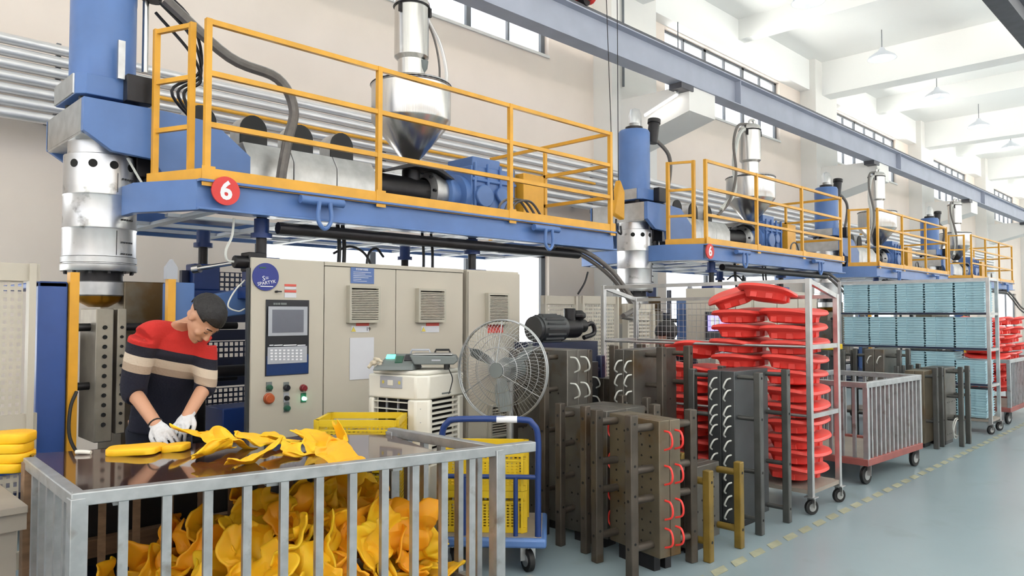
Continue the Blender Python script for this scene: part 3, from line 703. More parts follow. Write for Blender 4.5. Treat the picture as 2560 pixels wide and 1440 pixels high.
MB().box((xd, CY + .1, .1), (xe, CY + .4, ztop - .03)).build('dark_gap', 'hole', c2, smooth=False)
c3 = carcass(xe, xf, 'narrow beige cabinet at the right end, behind the wire-guard fan')
MB().box((xe + .004, CY, .1), (xf - .004, CY + .02, ztop - .02)).build('door', 'cab', c3, bevel=.003)
# control panel
flat(664, 749, 770, 937, 'panelblack', 'control_panel', c1, .008)
flat(665, 890, 769, 936, 'panelblue', 'panel_foot', c1, .009)
sb = flat(668, 766, 765, 839, 'lgrey', 'screen_bezel', c1, .02)
flat(678, 774, 755, 831, 'screen', 'screen', sb, .023)
kp = flat(667, 868, 765, 908, 'lgrey', 'keypad', c1, .014)
for j in range(4):
    for i in range(8):
        a = at(676 + i * 10.5, 876 + j * 7.5, Y=CY - .014)
        MB().box((a.x, CY - .017, a.z - .006), (a.x + .018, CY - .014, a.z + .006)).build('key', 'print', kp, smooth=False)
for (u0, u1) in ((672, 682), (684, 705), (707, 740), (742, 762)): flat(u0, 862, u1, 864, 'print', 'marking', c1, .01)
for (u0, u1) in ((682, 687), (688, 693), (694, 699), (701, 715)): flat(u0, 757, u1, 762, 'grey', 'marking', c1, .01)
# buttons
def button(u, v, m, r, parent, plate=None, lab=None):
    c = at(u, v, Y=CY)
    if plate: MB().box((c.x - .022, CY - .006, c.z - .03), (c.x + .022, CY, c.z + .042)).build('button_plate', plate, parent)
    o = MB().lathe([(r * 1.15, 0), (r * 1.15, .01), (r, .012), (r, .03), (r * .8, .036), (.001, .036)], (c.x, CY, c.z), (0, -1, 0), 20).build('button', m, parent)
    if lab: o['label'] = lab
button(672, 969, 'green', .02, c1, 'grey'); button(715, 969, 'panelblack', .022, c1, 'grey'); button(757, 970, 'darkred', .025, c1, None, 'dark red push button')
button(671, 996, 'orange', .036, c1, None, 'orange rotary main switch'); button(715, 995, 'dark', .017, c1, 'lgrey'); button(758, 996, 'lampgreen', .014, c1, 'green', 'glowing green button'); button(716, 1020, 'green', .021, c1, 'grey')
# round sticker
c = at(665, 692, Y=CY - .012)
s = MB().cyl((c.x, CY, c.z), (c.x, CY - .012, c.z), .103, n=40).build('round_sticker', 'sticker', c1)
text('SPARTYK', .036, 'print', facing(at(667, 707, Y=CY - .014), (1, 0, .17), (-.17, 0, 1)), s, ext=.0006)
MB().cbox(at(667, 716, Y=CY - .014), (.1, .002, .006)).build('underline', 'print', s)
text('S=', .05, 'print', facing(at(664, 696, Y=CY - .014), (1, 0, .1), (-.1, 0, 1)), s, ext=.0006)
MB().cbox(at(657, 669, Y=CY - .014), (.05, .002, .01)).build('mark', 'green', s)
MB().cyl(at(689, 729, Y=CY), at(689, 729, Y=CY) + V((0, -.03, 0)), .008).cbox(at(693, 729, Y=CY) + V((0, -.03, 0)), (.04, .01, .01)).build('door_key', 'dark', c1)
flat(711, 710, 740, 716, 'redprint', 'marking', c1); flat(711, 717, 740, 723, 'paper', 'marking', c1); flat(711, 725, 740, 731, 'redprint', 'marking', c1); flat(711, 732, 740, 744, 'paper', 'marking', c1)
# vents, placard, notices
k = [(905, 761, 77, 92), (1073, 764, 68, 84), (1239, 772, 52, 78)]
for (u, v, w, h), par in zip(k, (c2, c2, c3)):
    c = at(u, v, Y=CY); a = at(u - w / 2, v, Y=CY); b = at(u + w / 2, v, Y=CY)
    vent(c, b.x - a.x, h / FPX * (c - EYE).dot(FW), par)
for (u, v, w, h), par in zip([(905, 1080, 77, 60), (1245, 1050, 52, 80)], (c2, c3)):
    c = at(u, v, Y=CY); a = at(u - w / 2, v, Y=CY); b = at(u + w / 2, v, Y=CY)
    vent(c, b.x - a.x, h / FPX * (c - EYE).dot(FW), par, 10)
pl = flat(876, 668, 934, 709, 'placard', 'placard', c2, .006)
for j in range(6):
    a = at(882, 680 + j * 4.4, Y=CY); b = at(882 + [44, 30, 46, 38, 20, 34][j], 680, Y=CY); MB().box((a.x, CY - .0085, a.z - .0015), (b.x, CY - .006, a.z + .0015)).build('printed_line', 'print', pl, smooth=False)
text('安全操作规程', .02, 'print', facing(at(905, 674, Y=CY - .008), (1, 0, 0)), pl, ext=.0004)
for (u0, par, hand) in ((878, c2, True), (1053, c2, False)):
    flat(u0 + 12, 807, u0 + 44, 815, 'redprint', 'notice_head', par); n_ = flat(u0, 815, u0 + 44, 831, 'paper', 'notice', par)
    c = at(u0 + 6, 823, Y=CY - .006); MB().prism([(c.x - .022, c.z - .02), (c.x + .022, c.z - .02), (c.x, c.z + .02)], 'y', CY - .008, CY - .004).build('warning_triangle', 'warn', par, smooth=False)
    if hand:
        tt = text('19', .045, 'panelblack', facing(at(921, 823, Y=CY - .006), (1, 0, 0)), par, ext=.0004)
flat(1219, 808, 1257, 832, 'redprint', 'notice', c3)
sh = solo(MB().box((at(874, 845, Y=CY).x, CY - .006, at(874, 950, Y=CY).z), (at(934, 845, Y=CY).x, CY - .003, at(934, 843, Y=CY).z)), 'paper_sheet', 'paper', tuple(at(904, 900, Y=CY - .004)), 'blank white paper sheet stuck on the wide cabinet door', 'paper', smooth=False)

# second machine's cabinet run with its lit screen
CY2 = 5.2
d2 = 9.3 - 2.27 - .15
t = thing('electrical_cabinet', 'beige control cabinet with a lit violet screen, behind the caged rack', 'cabinet', (xa + d2 + 1.5, CY2 + .25, 0))
MB().box((xa + d2 - .2, CY2 + .02, .08), (xa + d2 + .85, CY2 + .48, 1.86)).build('cabinet_body', 'cab', t, bevel=.006)
MB().box((xa + d2 + .86, CY2 + .02, .08), (xf + d2, CY2 + .48, 1.86)).build('cabinet_body', 'cab', t, bevel=.006)
for i in range(3):
    x0_ = xa + d2 + .9 + i * .75; MB().box((x0_, CY2, .1), (x0_ + .72, CY2 + .02, 1.8)).build('door', 'cab', t, bevel=.003)
a = at(1765, 786, Y=CY2); b = at(1824, 786, Y=CY2)
MB().box((a.x, CY2 - .01, 1.15), (b.x, CY2 + .02, 1.53)).build('control_panel', 'panelblack', t)
sc = MB().box((a.x + .03, CY2 - .02, 1.27), (b.x - .03, CY2 - .01, 1.48)).build('screen', 'screenlit', t)
for i in range(2): MB().box((a.x + .09 + i * .13, CY2 - .022, 1.34), (a.x + .18 + i * .13, CY2 - .019, 1.45)).build('screen_window', 'print', sc, smooth=False)
MB().box((a.x + .02, CY2 - .02, .9), (b.x - .02, CY2 - .01, 1.13)).build('keypad', 'lgrey', t)
for z in (1.66, 1.61): MB().box((b.x - .2, CY2 - .005, z), (b.x - .04, CY2 + .02, z + .03)).build('marking', 'redprint', t)

# perforated guard doors
def guard(p0, p1, z0, z1, label, band=True, nx=7, nz=12):
    p0 = V((*p0, 0)); p1 = V((*p1, 0)); ux = (p1 - p0).normalized(); w = (p1 - p0).length; up = V((0, 0, 1)); nrm = up.cross(ux)
    t = thing('guard_door', label, 'guard door', tuple((p0 + p1) / 2), 'perforated guard doors')
    fr = MB()
    zs_ = [z0, z1]
    b = .08
    fr.bar(p0 + up * z0 + ux * b / 2, p0 + up * (z1 + .002) + ux * b / 2, .034, b); fr.bar(p1 + up * z0 - ux * b / 2, p1 + up * (z1 + .002) - ux * b / 2, .034, b)
    mid = z0 + (z1 - z0) * .35
    for z_, hh in ((z1 - .05, .1), (z0 + .05, .1)): fr.bar(p0 + up * z_, p1 + up * z_, .03, hh)
    if band: fr.bar(p0 + up * (mid + .16), p1 + up * (mid + .16), .03, .22)
    fr.build('door_frame', 'cab', t)
    if band: MB().bar(p0 + up * (mid - .01), p1 + up * (mid - .01), .036, .11).build('blue_band', 'dblue', t)
    g_ = MB()
    ztp = mid + .26 if band else z0 + .1
    grid_panel(g_, p0 + ux * b + up * ztp, ux, up, w - 2 * b, z1 - .1 - ztp, nx, nz, .5); g_.build('perforated_panel', 'cab', t, smooth=False)
    if band:
        g_ = MB(); grid_panel(g_, p0 + ux * b + up * (z0 + .1), ux, up, w - 2 * b, mid - .1 - z0, nx, 10, .5); g_.build('perforated_panel', 'cab', t, smooth=False)
    return t
guard((.42, 4.98), (1.1, 5.0), .05, 1.79, 'beige perforated guard door with a blue band at the left edge', nx=15, nz=18)
guard((6.5, 6.0), (7.15, 6.0), .3, 1.72, 'cream perforated guard panel, left of the two behind the grey motor', False, 16, 26)
guard((7.2, 6.0), (8.0, 6.0), .3, 1.73, 'cream perforated guard panel, right of the two behind the grey motor', False, 18, 26)
g3 = guard((7.05, 5.2), (7.65, 5.2), .3, 1.62, 'cream perforated guard panel seen through the left of the caged rack', False, 16, 26)
# blue frame beside the first mould
t = thing('machine_guard', 'tall blue guard frame with a yellow edge, left of the first mould', 'guard', (1.25, 5.3, 0))
MB().box((1.14, 5.2, .05), (1.3, 5.5, 1.7)).box((1.14, 5.2, 1.66), (1.3, 6.2, 1.7)).build('guard_body', 'mblue', t, bevel=.01)
MB().box((1.305, 5.18, .05), (1.357, 5.25, 1.76)).build('yellow_edge', 'yellow', t)
MB().tube([(1.36, 5.05, .6), (1.3, 5.1, .75), (1.31, 5.14, .92), (1.35, 5.17, 1.02)], .01, 6).build('cable', 'black', t)
# pump motor on a stand right of the cabinets
mc = at(1340, 822, Y=4.9)
t = thing('pump_motor', 'grey and black pump motor with a brown valve body, right of the cabinets', 'motor', (mc.x, 4.9, 0))
MB().cyl(mc, mc + V((.35, 0, 0)), .13, n=24).cyl(mc + V((-.04, 0, 0)), mc, .12, n=24).build('motor_body', 'moldgrey', t)
fn = MB()
for k_ in range(16):
    an = 2 * PI * k_ / 16; dv = V((0, math.cos(an), math.sin(an)))
    fn.bar(mc + dv * .135 + V((.04, 0, 0)), mc + dv * .135 + V((.3, 0, 0)), .012, .02)
fn.build('cooling_fins', 'moldgrey', t)
MB().cyl(mc + V((.36, 0, 0)), mc + V((.6, 0, 0)), .1, n=20).cyl(mc + V((.6, 0, .02)), mc + V((.72, 0, .02)), .07, n=16).cyl(mc + V((.5, 0, .06)), mc + V((.5, 0, .2)), .06, n=16).lathe([(.05, 0), (.09, .03), (.09, .06), (.05, .1)], mc + V((.62, 0, .08)), n=16).build('valve_body', 'dark', t, bevel=.006)
MB().tube([mc + V((.72, 0, .02)), mc + V((.84, -.02, .04)), mc + V((.86, -.02, -.06)), mc + V((.7, -.02, -.1))], .025, 8).build('pipe_elbow', 'dark', t)
MB().box((mc.x - .1, 4.7, 0), (mc.x + .7, 5.1, mc.z - .13)).build('motor_stand', 'navy', t)
# leads hanging from the second platform
for i, (u0, u1) in enumerate(((1470, 1445),)):
    a = at(u0, 680, Y=5.9); b = at(u1, 735, Y=5.9)
    solo(MB().tube([a, a * .5 + b * .5 + V((.03, 0, 0)), b], .012, 6), 'hanging_cable', 'dark', tuple(a), ['thin black cable hanging left of the second die head', 'thin black cable hanging just beside the second die head'][i], 'cable')

# ================================================================== foreground: cart, board, scraps
def remesh(mb, name, m, parent, vox=.008, it=4, sm=.5):
    o = mb.build('tmp', m, parent, smooth=False)
    md = o.modifiers.new('r', 'REMESH'); md.mode = 'VOXEL'; md.voxel_size = vox
    dg = bpy.context.evaluated_depsgraph_get(); dg.update()
    me = bpy.data.meshes.new_from_object(o.evaluated_get(dg))
    bm = bmesh.new(); bm.from_mesh(me)
    for _ in range(it): bmesh.ops.smooth_vert(bm, verts=bm.verts, factor=sm, use_axis_x=True, use_axis_y=True, use_axis_z=True)
    bm.to_mesh(me); bm.free()
    me.polygons.foreach_set('use_smooth', [True] * len(me.polygons))
    me.materials.clear(); me.materials.append(X[m] if isinstance(m, str) else m)
    p_ = o.parent; bpy.data.objects.remove(o)
    o = bpy.data.objects.new(name, me); COL.objects.link(o); me.name = name
    if p_: o.parent = p_; OFF[o.name] = OFF.get(p_.name, V((0, 0, 0)))
    return o

def wheel(mb_t, c, r, parent, ang=0, w=.03, m='black'):
    """caster: fork, tyre and hub at floor point c"""
    c = V(c); ax = V((math.cos(ang), math.sin(ang), 0))
    o = MB().cyl(c + V((0, 0, r)) - ax * w / 2, c + V((0, 0, r)) + ax * w / 2, r, n=24).build('wheel', m, parent, bevel=.004)
    MB().cyl(c + V((0, 0, r)) - ax * (w / 2 + .003), c + V((0, 0, r)) + ax * (w / 2 + .003), r * .55, n=16).build('hub', 'steel2', o)
    f = MB()
    for s in (-1, 1): f.bar(c + V((0, 0, r)) + ax * s * (w / 2 + .008), c + V((0, 0, mb_t)) + ax * s * (w / 2 + .008), .006, r * .7, ax)
    f.cbox(c + V((0, 0, mb_t)), (w + .05, w + .05, .008)); f.build('fork', 'steel2', parent)

def cage_cart(name, label, q4, zt, zb, nf, ns, mats, loc, tip=0, bar=.022, back_low=None, wheels=True, back_mat=None, post=.045):
    """q4: FL, FR, BR, BL plan corners"""
    q4 = [V((*p_, 0)) for p_ in q4]
    t = thing(name, label, 'cart', loc, None)
    m, mb_ = mats; up = V((0, 0, 1))
    ths = 0
    for k, p_ in enumerate(q4):
        MB().bar(p_ + up * (zb), p_ + up * (zt - .02), post, post).build('corner_post', m if k < 3 else (back_mat or m), t, bevel=.003)
    for k in range(4):
        a, b = q4[k], q4[(k + 1) % 4]; low = (k == 2 and back_low); zz = back_low if low else zt
        d_ = (b - a).normalized()
        aa = a - d_ * .02; bb = b + d_ * (.02 + (tip if k == 0 else 0))
        MB().bar(aa + up * (zz - .025 - .0015 * (k % 2)), bb + up * (zz - .025 - .0015 * (k % 2)), .05, .05).build('top_rail', back_mat if low and back_mat else m, t, bevel=.004)
        MB().bar(aa + up * (zb + .03 - .0015 * (k % 2)), bb + up * (zb + .03 - .0015 * (k % 2)), .05, .06).build('bottom_rail', mb_, t, bevel=.004)
        n_ = nf if k % 2 == 0 else ns
        for i in range(1, n_):
            c = a.lerp(b, i / n_)
            MB().bar(c + up * (zb + .06), c + up * (zz - .05), bar, bar, d_).build('upright_bar', back_mat if low and back_mat else m, t, smooth=False)
    f = MB().add([p_ + up * (zb + .02) for p_ in q4] + [p_ + up * (zb + .035) for p_ in q4], [(3, 2, 1, 0), (4, 5, 6, 7), (0, 1, 5, 4), (1, 2, 6, 5), (2, 3, 7, 6), (3, 0, 4, 7)])
    f.build('cart_floor', 'greyboard', t)
    if wheels:
        cen = sum(q4, V((0, 0, 0))) / 4
        for p_ in q4: wheel(zb, p_ + (cen - p_).normalized() * .06, zb * .46, t, ang=1.4)
    return t
FL, FR_, BR, BL = (.82, 3.1), (2.6, 2.705), (2.57, 3.55), (.86, 4.0)
cart = cage_cart('cage_cart', 'large galvanised cage cart of yellow scraps in the foreground, brown board on top', (FL, FR_, BR, BL), .84, .09, 12, 6, ('galv', 'galv'), (1.7, 3.3, 0), tip=.2, bar=.034, back_low=.765, back_mat='wood', post=.06)  # wood colour on the far bars paints in the brown light there
# glossy brown board lying on the low back rail and on lugs of the front rail
bp = [(.865, 3.16), (2.38, 2.82), (2.55, 3.52), (2.5, 3.72), (.93, 4.36)]
MB().box((.9, 3.1, .765), (2.3, 3.0, .78)).build('ledge', 'galv', cart) if False else None
lg = MB()
a = V((*FL, .772)); b = V((*FR_, .772)); dr_ = (b - a).normalized(); nr = V((-dr_.y, dr_.x, 0))
for f_ in (.08, .4, .72): lg.bar(a + dr_ * f_ * 1.8 + nr * .03, a + dr_ * f_ * 1.8 + nr * .12, .05, .012)
lg.build('ledge', 'galv', cart)
solo(MB().prism(bp, 'z', .779, .8), 'work_board', 'table', (1.6, 3.6, .779), 'glossy dark brown work board on top of the foreground cage cart', 'board', bevel=.003)

# rough wooden bench behind the cart
t = thing('wooden_bench', 'rough wooden bench frame behind the foreground cart, under the brown board', 'bench', (1.7, 4.15, 0))
MB().box((.95, 4.06, .3), (2.75, 4.12, .39)).build('rail', 'wood', t, bevel=.004)
MB().box((.95, 4.18, .03), (2.75, 4.2, .745)).build('dark_backing', 'black', t)  # added black sheet: darkness under the board put into its colour
for x_ in (1.0, 2.7): MB().box((x_ - .03, 4.04, 0), (x_ + .03, 4.1, .76)).build('leg', 'wood', t, bevel=.004)
MB().box((.95, 4.0, .2), (2.75, 4.2, .23)).build('shelf', 'navy', t)
# bench at the left edge with the stack of slabs
t = thing('side_bench', 'worn grey-brown bench at the left edge, holding the stacked yellow slabs', 'bench', (.35, 4.1, 0))
MB().prism([(-.35, 3.55), (.76, 3.55), (.76, 4.45), (-.35, 4.45)], 'z', .69, .72).build('bench_top', 'greyboard', t, bevel=.003)
for x_, y_ in ((.7, 3.62), (.7, 4.4), (-.3, 3.62), (-.3, 4.4)): MB().box((x_ - .03, y_ - .03, 0), (x_ + .03, y_ + .03, .69)).build('leg', 'greyboard', t)
MB().bar((.1, 3.62, .68), (.7, 3.62, .2), .03, .07, V((0, 1, 0))).build('brace', 'greyboard', t)
MB().box((-.35, 3.57, .62), (.76, 3.6, .69)).build('apron', 'greyboard', t)

def slab_mesh(L, W, H, seed):
    rnd = random.Random(seed); n = 40; pts = []
    for i in range(n):
        a_ = 2 * PI * i / n; c_, s_ = math.cos(a_), math.sin(a_)
        r_ = (abs(c_) ** 4 + abs(s_) ** 4) ** -.25
        k_ = 1 + .05 * math.sin(3 * a_ + seed) + .03 * math.sin(5 * a_)
        pts.append((L / 2 * r_ * c_ * k_, W / 2 * r_ * s_ * k_))
    m_ = MB()
    secs = [(.96, 0), (1, .12), (1, .85), (.985, .96), (.93, 1.0)]
    n0 = 0
    for sc, z in secs: m_.v += [V((x * sc, y * sc, z * H + .004 * math.sin(x * 20))) for x, y in pts]
    for k_ in range(len(secs) - 1): m_.f += [(k_ * n + i, k_ * n + (i + 1) % n, (k_ + 1) * n + (i + 1) % n, (k_ + 1) * n + i) for i in range(n)]
    m_.f += [tuple(range(n - 1, -1, -1)), tuple(range((len(secs) - 1) * n, len(secs) * n))]
    return m_
sp = at(28, 1175, z=.72)
for k, nm in enumerate(('lowest', 'second lowest', 'second from top', 'topmost')):
    o = slab_mesh(.3, .2, .046, 3).build('yellow_slab', 'foam', ang=50)
    tag(o, 'yellow rounded slab, %s of the stack on the side bench' % nm, 'slab', 'stacked yellow slabs')
    o.location = (sp.x - .05 + .01 * (k % 2), sp.y + .03, .72 + k * .047); o.rotation_euler.z = -.75 + .03 * k
a = at(340, 1122, z=.82)
o = slab_mesh(.26, .2, .032, 5).build('yellow_slab', 'foam', ang=50); o.location = (a.x, a.y, .801); o.rotation_euler.z = -.72
tag(o, 'flat yellow slab lying on the brown board under the gloved right hand', 'slab')
a = at(441, 1116, z=.82)
o = slab_mesh(.12, .13, .032, 8).build('yellow_slab', 'foam', ang=50); o.location = (a.x, a.y, .801); o.rotation_euler.z = -.72
tag(o, 'small yellow slab piece right of the gloved hand on the board', 'slab')
# white plastic handle piece
a = at(210, 1130, z=.812)
solo(MB().tube([a + RT * -.04, a, a + RT * .035 + V((0, 0, -.003))], .0105, 10), 'plastic_tube', 'offwhite', tuple(a), 'short white plastic piece lying on the left of the brown board', 'tube')

# crumpled trimmings
def scrap_mesh(seed, size=.33):
    rnd = random.Random(seed); n = 18; off = V((rnd.uniform(0, 50), rnd.uniform(0, 50), rnd.uniform(0, 50)))
    m_ = MB(); asp = rnd.uniform(.6, .95); curl = rnd.uniform(.6, 2.6); tw = rnd.uniform(-.9, .9); amp = rnd.uniform(.2, .3)
    for j in range(n):
        for i in range(n):
            x = i / (n - 1) * 2 - 1; y = j / (n - 1) * 2 - 1
            # square to lobed outline
            r_ = max(abs(x), abs(y)); l_ = math.hypot(x, y) or 1
            sx, sy = x * r_ / l_, y * r_ / l_; x, y = .55 * x + .45 * sx, .55 * y + .45 * sy
            an = math.atan2(y, x); lob = 1 + .07 * math.sin(3 * an + seed) + .04 * math.sin(5 * an + seed * 2)
            x *= lob; y *= lob * asp
            a_ = curl * .5 * x
            p_ = V((math.sin(a_) / (curl * .5), y, (1 - math.cos(a_)) / (curl * .5)))
            c_, s_ = math.cos(tw * y * .6), math.sin(tw * y * .6)
            p_ = V((p_.x * c_ - p_.z * s_, p_.y, p_.x * s_ + p_.z * c_))
            nv = V([noise.noise(p_ * 1.5 + off + V((k_ * 9, 0, 0))) for k_ in range(3)])
            n2_ = V([noise.noise(p_ * 4.2 - off + V((k_ * 9, 0, 0))) for k_ in range(3)])
            p_ += nv * amp * 1.5 + n2_ * .13
            m_.v.append(p_ * size * .5)
    for j in range(n - 1):
        for i in range(n - 1): m_.f.append((j * n + i, j * n + i + 1, (j + 1) * n + i + 1, (j + 1) * n + i))
    c = sum(m_.v, V((0, 0, 0))) / len(m_.v); m_.v = [p_ - c for p_ in m_.v]
    o = m_.build('tmp', 'foam')
    md = o.modifiers.new('s', 'SOLIDIFY'); md.thickness = .013; md.offset = 0
    md = o.modifiers.new('u', 'SUBSURF'); md.levels = 1; md.render_levels = 1
    dg = bpy.context.evaluated_depsgraph_get(); dg.update()
    me = bpy.data.meshes.new_from_object(o.evaluated_get(dg)); bpy.data.objects.remove(o)
    me.polygons.foreach_set('use_smooth', [True] * len(me.polygons)); me.name = 'plastic_scrap'
    return me
SCR = [scrap_mesh(s_) for s_ in range(9)]
SCRO = [m_.copy() for m_ in SCR[:4]]
for m_ in SCRO: m_.materials.clear(); m_.materials.append(X['foamo'])
def scrap(loc, rot, label, group=None, k=0, sc=1):
    me = (SCR + SCRO)[k % 13]
    o = bpy.data.objects.new('plastic_scrap', me); COL.objects.link(o); o.location = loc; o.rotation_euler = rot; o.scale = (sc,) * 3
    return tag(o, label, 'scrap', group)
rnd = random.Random(11)
fl, fr, br, bl = [V((*p_, 0)) for p_ in (FL, FR_, BR, BL)]
def top_h(s_, t_):
    ks = [(0, .26), (.15, .33), (.3, .44), (.5, .58), (.7, .6), (.88, .56), (1, .42)]
    for (a_, b_), (c_, d_) in zip(ks, ks[1:]):
        if s_ <= c_: h_ = b_ + (d_ - b_) * (s_ - a_) / (c_ - a_); break
    return h_ - .13 * (1 - t_) + .02
cnt = 0
for layer in range(3):
    for i in range(11):
        for j in range(4):
            s_ = (i + .5 + rnd.uniform(-.4, .4)) / 11; t_ = (j + .5 + rnd.uniform(-.35, .35)) / 4
            z_ = top_h(s_, t_) - layer * .13
            if z_ < .2 or (layer == 1 and j not in (0, 3) and i not in (0, 10)) or (layer == 2 and j > 0): continue
            s2 = .09 + .82 * s_; t2 = .17 + .66 * t_
            p_ = (fl.lerp(fr, s2)).lerp(bl.lerp(br, s2), t2)
            scrap((p_.x, p_.y, z_ - .06 + rnd.uniform(-.03, .03)), (rnd.uniform(-1.3, 1.3), rnd.uniform(-1.3, 1.3), rnd.uniform(0, 6.28)),
                  'crumpled yellow scrap %s of the cart heap, %s' % (('at the left end', 'left of the middle', 'right of the middle', 'at the right end')[min(3, int(s_ * 4))], 'near the front bars' if t_ < .5 else 'towards the back'),
                  'heaped yellow scraps %d %s' % (min(3, int(s_ * 4)) + 1, 'front' if t_ < .5 else 'back'), rnd.randrange(13), rnd.uniform(.85, 1.15)); cnt += 1
# trimmings on the board
for (u, v, k, sc, rot, lab) in [
    (505, 1085, 1, .8, (.3, .2, .6), 'folded yellow scrap the left gloved hand is touching'),
    (570, 1100, 3, .8, (.2, -.3, 2.0), 'crumpled yellow scrap in the middle of the group on the board'),
    (530, 1125, 5, .62, (-.4, .3, 1.0), 'small crumpled yellow scrap at the left front of the group on the board'),
    (650, 1095, 0, .85, (.1, .15, .1), 'long flat yellow scrap at the back of the group on the board'),
    (715, 1100, 6, .62, (-.1, .2, -.4), 'flat yellow scrap right behind the others on the board'),
    (630, 1140, 7, .8, (.35, .2, 3.2), 'curled yellow scrap at the front edge of the board'),
    (745, 1128, 2, .6, (.2, -.2, 1.4), 'narrow yellow scrap between the group and the upright scrap on the board'),
    (790, 1105, 8, .7, (.6, .1, .2), 'yellow scrap lying left of the upright looped scrap'),
    (860, 1100, 4, .78, (1.0, .5, .9), 'upright looped yellow scrap at the right end of the board'),
    (850, 1135, 9, .66, (.1, .5, 4.9), 'yellow scrap at the right front of the board')]:
    a = at(u, v, z=.85); o = scrap(tuple(a), rot, lab, None, k, sc * 1.05); o.scale.z *= .55

# ================================================================== the worker
def worker():
    J = lambda u, v, D: at(u, v, D=D)
    W = thing('person', 'man in a red, cream and navy striped sweater bending over the brown board, white gloves', 'person', (at(400, 1100, D=4.5).x, at(400, 1100, D=4.5).y, 0))
    sR, sL = J(362, 846, 4.1), J(508, 866, 4.3)
    side = (sL - sR).normalized()
    hip = J(398, 1030, 4.52); up = V((0, 0, 1))
    eR, eL = J(334, 975, 4.12), J(514, 962, 4.3)
    wR, wL = J(388, 1058, 4.0), J(472, 1034, 4.13)
    nb = J(437, 812, 4.24)     # neck base
    hc = J(509, 797, 4.14)     # head centre
    toc = -FW
    Uh = (RT * .82 + up * .5 + toc * .22).normalized()
    Fh = (RT * .50 - up * .80 + toc * .20); Fh = (Fh - Uh * Fh.dot(Uh)).normalized(); Sh = Fh.cross(Uh)
    HM = Matrix((Sh * 1.06, Fh * 1.06, Uh * 1.04)).transposed()
    # ---- skin: head, neck, arms, one surface
    b = MB()
    def H(c): return hc + HM @ V(c)
    b.ell(H((0, -.012, .035)), (.078, .098, .09), HM, 24, 16)
    b.ell(H((0, .02, -.02)), (.068, .075, .08), HM, 20, 14)
    b.loft([(H((0, .03, -.03)), HM @ V((.062, 0, 0)), HM @ V((0, .06, 0))), (H((0, .038, -.075)), HM @ V((.052, 0, 0)), HM @ V((0, .052, 0))), (H((0, .052, -.108)), HM @ V((.028, 0, 0)), HM @ V((0, .032, 0))), (H((0, .056, -.116)), HM @ V((.014, 0, 0)), HM @ V((0, .018, 0)))])
    b.ell(H((0, .078, -.1)), (.02, .016, .016), HM)
    b.loft([(H((0, .085, .012)), HM @ V((.008, 0, 0)), HM @ V((0, .008, 0))), (H((0, .1, -.018)), HM @ V((.011, 0, 0)), HM @ V((0, .012, 0))), (H((0, .108, -.036)), HM @ V((.017, 0, 0)), HM @ V((0, .014, 0))), (H((0, .094, -.046)), HM @ V((.014, 0, 0)), HM @ V((0, .01, 0)))], 12)
    for s in (-1, 1):
        b.ell(H((s * .03, .082, .022)), (.024, .012, .009), HM)        # brow
        b.ell(H((s * .04, .066, -.03)), (.024, .02, .022), HM)         # cheek
        b.ell(H((s * .03, .08, .002)), (.014, .009, .009), HM)         # closed lid looking down
        b.ell(H((s * .08, -.008, -.002)), (.009, .019, .031), HM)      # ear
        b.ell(H((s * .083, -.014, .01)), (.008, .016, .018), HM)
    b.ell(H((0, .088, -.068)), (.022, .009, .007), HM); b.ell(H((0, .086, -.079)), (.018, .009, .006), HM)
    b.loft([(nb - up * .05 + toc * -.01, side * .075, side.cross(up) * .06), (nb.lerp(hc, .35), side * .06, side.cross(up) * .062), (H((0, -.03, -.05)), Sh * .055, Fh * .058), (H((0, -.02, 0)), Sh * .055, Fh * .058)])
    def limb(pts, rs, n=14): b.tube(pts, .05, n, True, 6, rs=rs)
    limb([sR, sR.lerp(eR, .5), eR, eR.lerp(wR, .35) + RT * -.004, wR, wR.lerp(J(404, 1088, 3.97), .8)], lambda t: .046 - .018 * t if t < .5 else (.043 - (t - .5) * .03))
    limb([sL, sL.lerp(eL, .5), eL, eL.lerp(wL, .35), wL, wL.lerp(J(456, 1060, 4.08), .8)], lambda t: .046 - .018 * t if t < .5 else (.043 - (t - .5) * .03))
    b.loft([(nb - up * .04, side * .1, side.cross(up) * .08), (J(425, 900, 4.3), side * .14, side.cross(up) * .09), (hip, side * .13, side.cross(up) * .09)])
    for s_ in (sR, sL): b.tube([nb - up * .06, s_], .05, 12)
    fR, fL = V((hip.x - .05, hip.y + .12, 0)), V((hip.x + .12, hip.y - .08, 0))
    for s, f in ((-1, fR), (1, fL)):
        h0 = hip + side * s * .09 - up * .05
        b.tube([h0, V((f.x, f.y, .5)).lerp(V((h0.x, h0.y, .5)), .5), V((f.x, f.y, .1))], .06, 12, True, 6, rs=lambda t: .085 - .04 * t)
    remesh(b, 'body', 'skin', W, .0058, 5)
    # ---- sweater
    fwd = side.cross(up).normalized()
    if fwd.dot(toc) < 0: fwd = -fwd
    s_ = MB()
    c0 = nb - up * .015
    secs = [(c0, .062, .06), (c0.lerp(J(434, 840, 4.24), .5), .12, .085), (J(434, 845, 4.25), .185, .115), (J(428, 890, 4.26), .2, .13), (J(420, 940, 4.33), .185, .13), (J(411, 990, 4.4), .175, .125), (J(404, 1040, 4.46), .175, .13), (J(400, 1085, 4.5), .185, .135)]
    s_.loft([(c, side * rx, fwd * ry) for c, rx, ry in secs], 28)
    s_.tube([c0 - up * .035, sR.lerp(c0, .35) + up * .012, sR], .07, 14, True, 6, rs=lambda t: .066 + .012 * t)
    s_.tube([c0 - up * .035, sL.lerp(c0, .35) + up * .012, sL], .07, 14, True, 6, rs=lambda t: .066 + .008 * t)
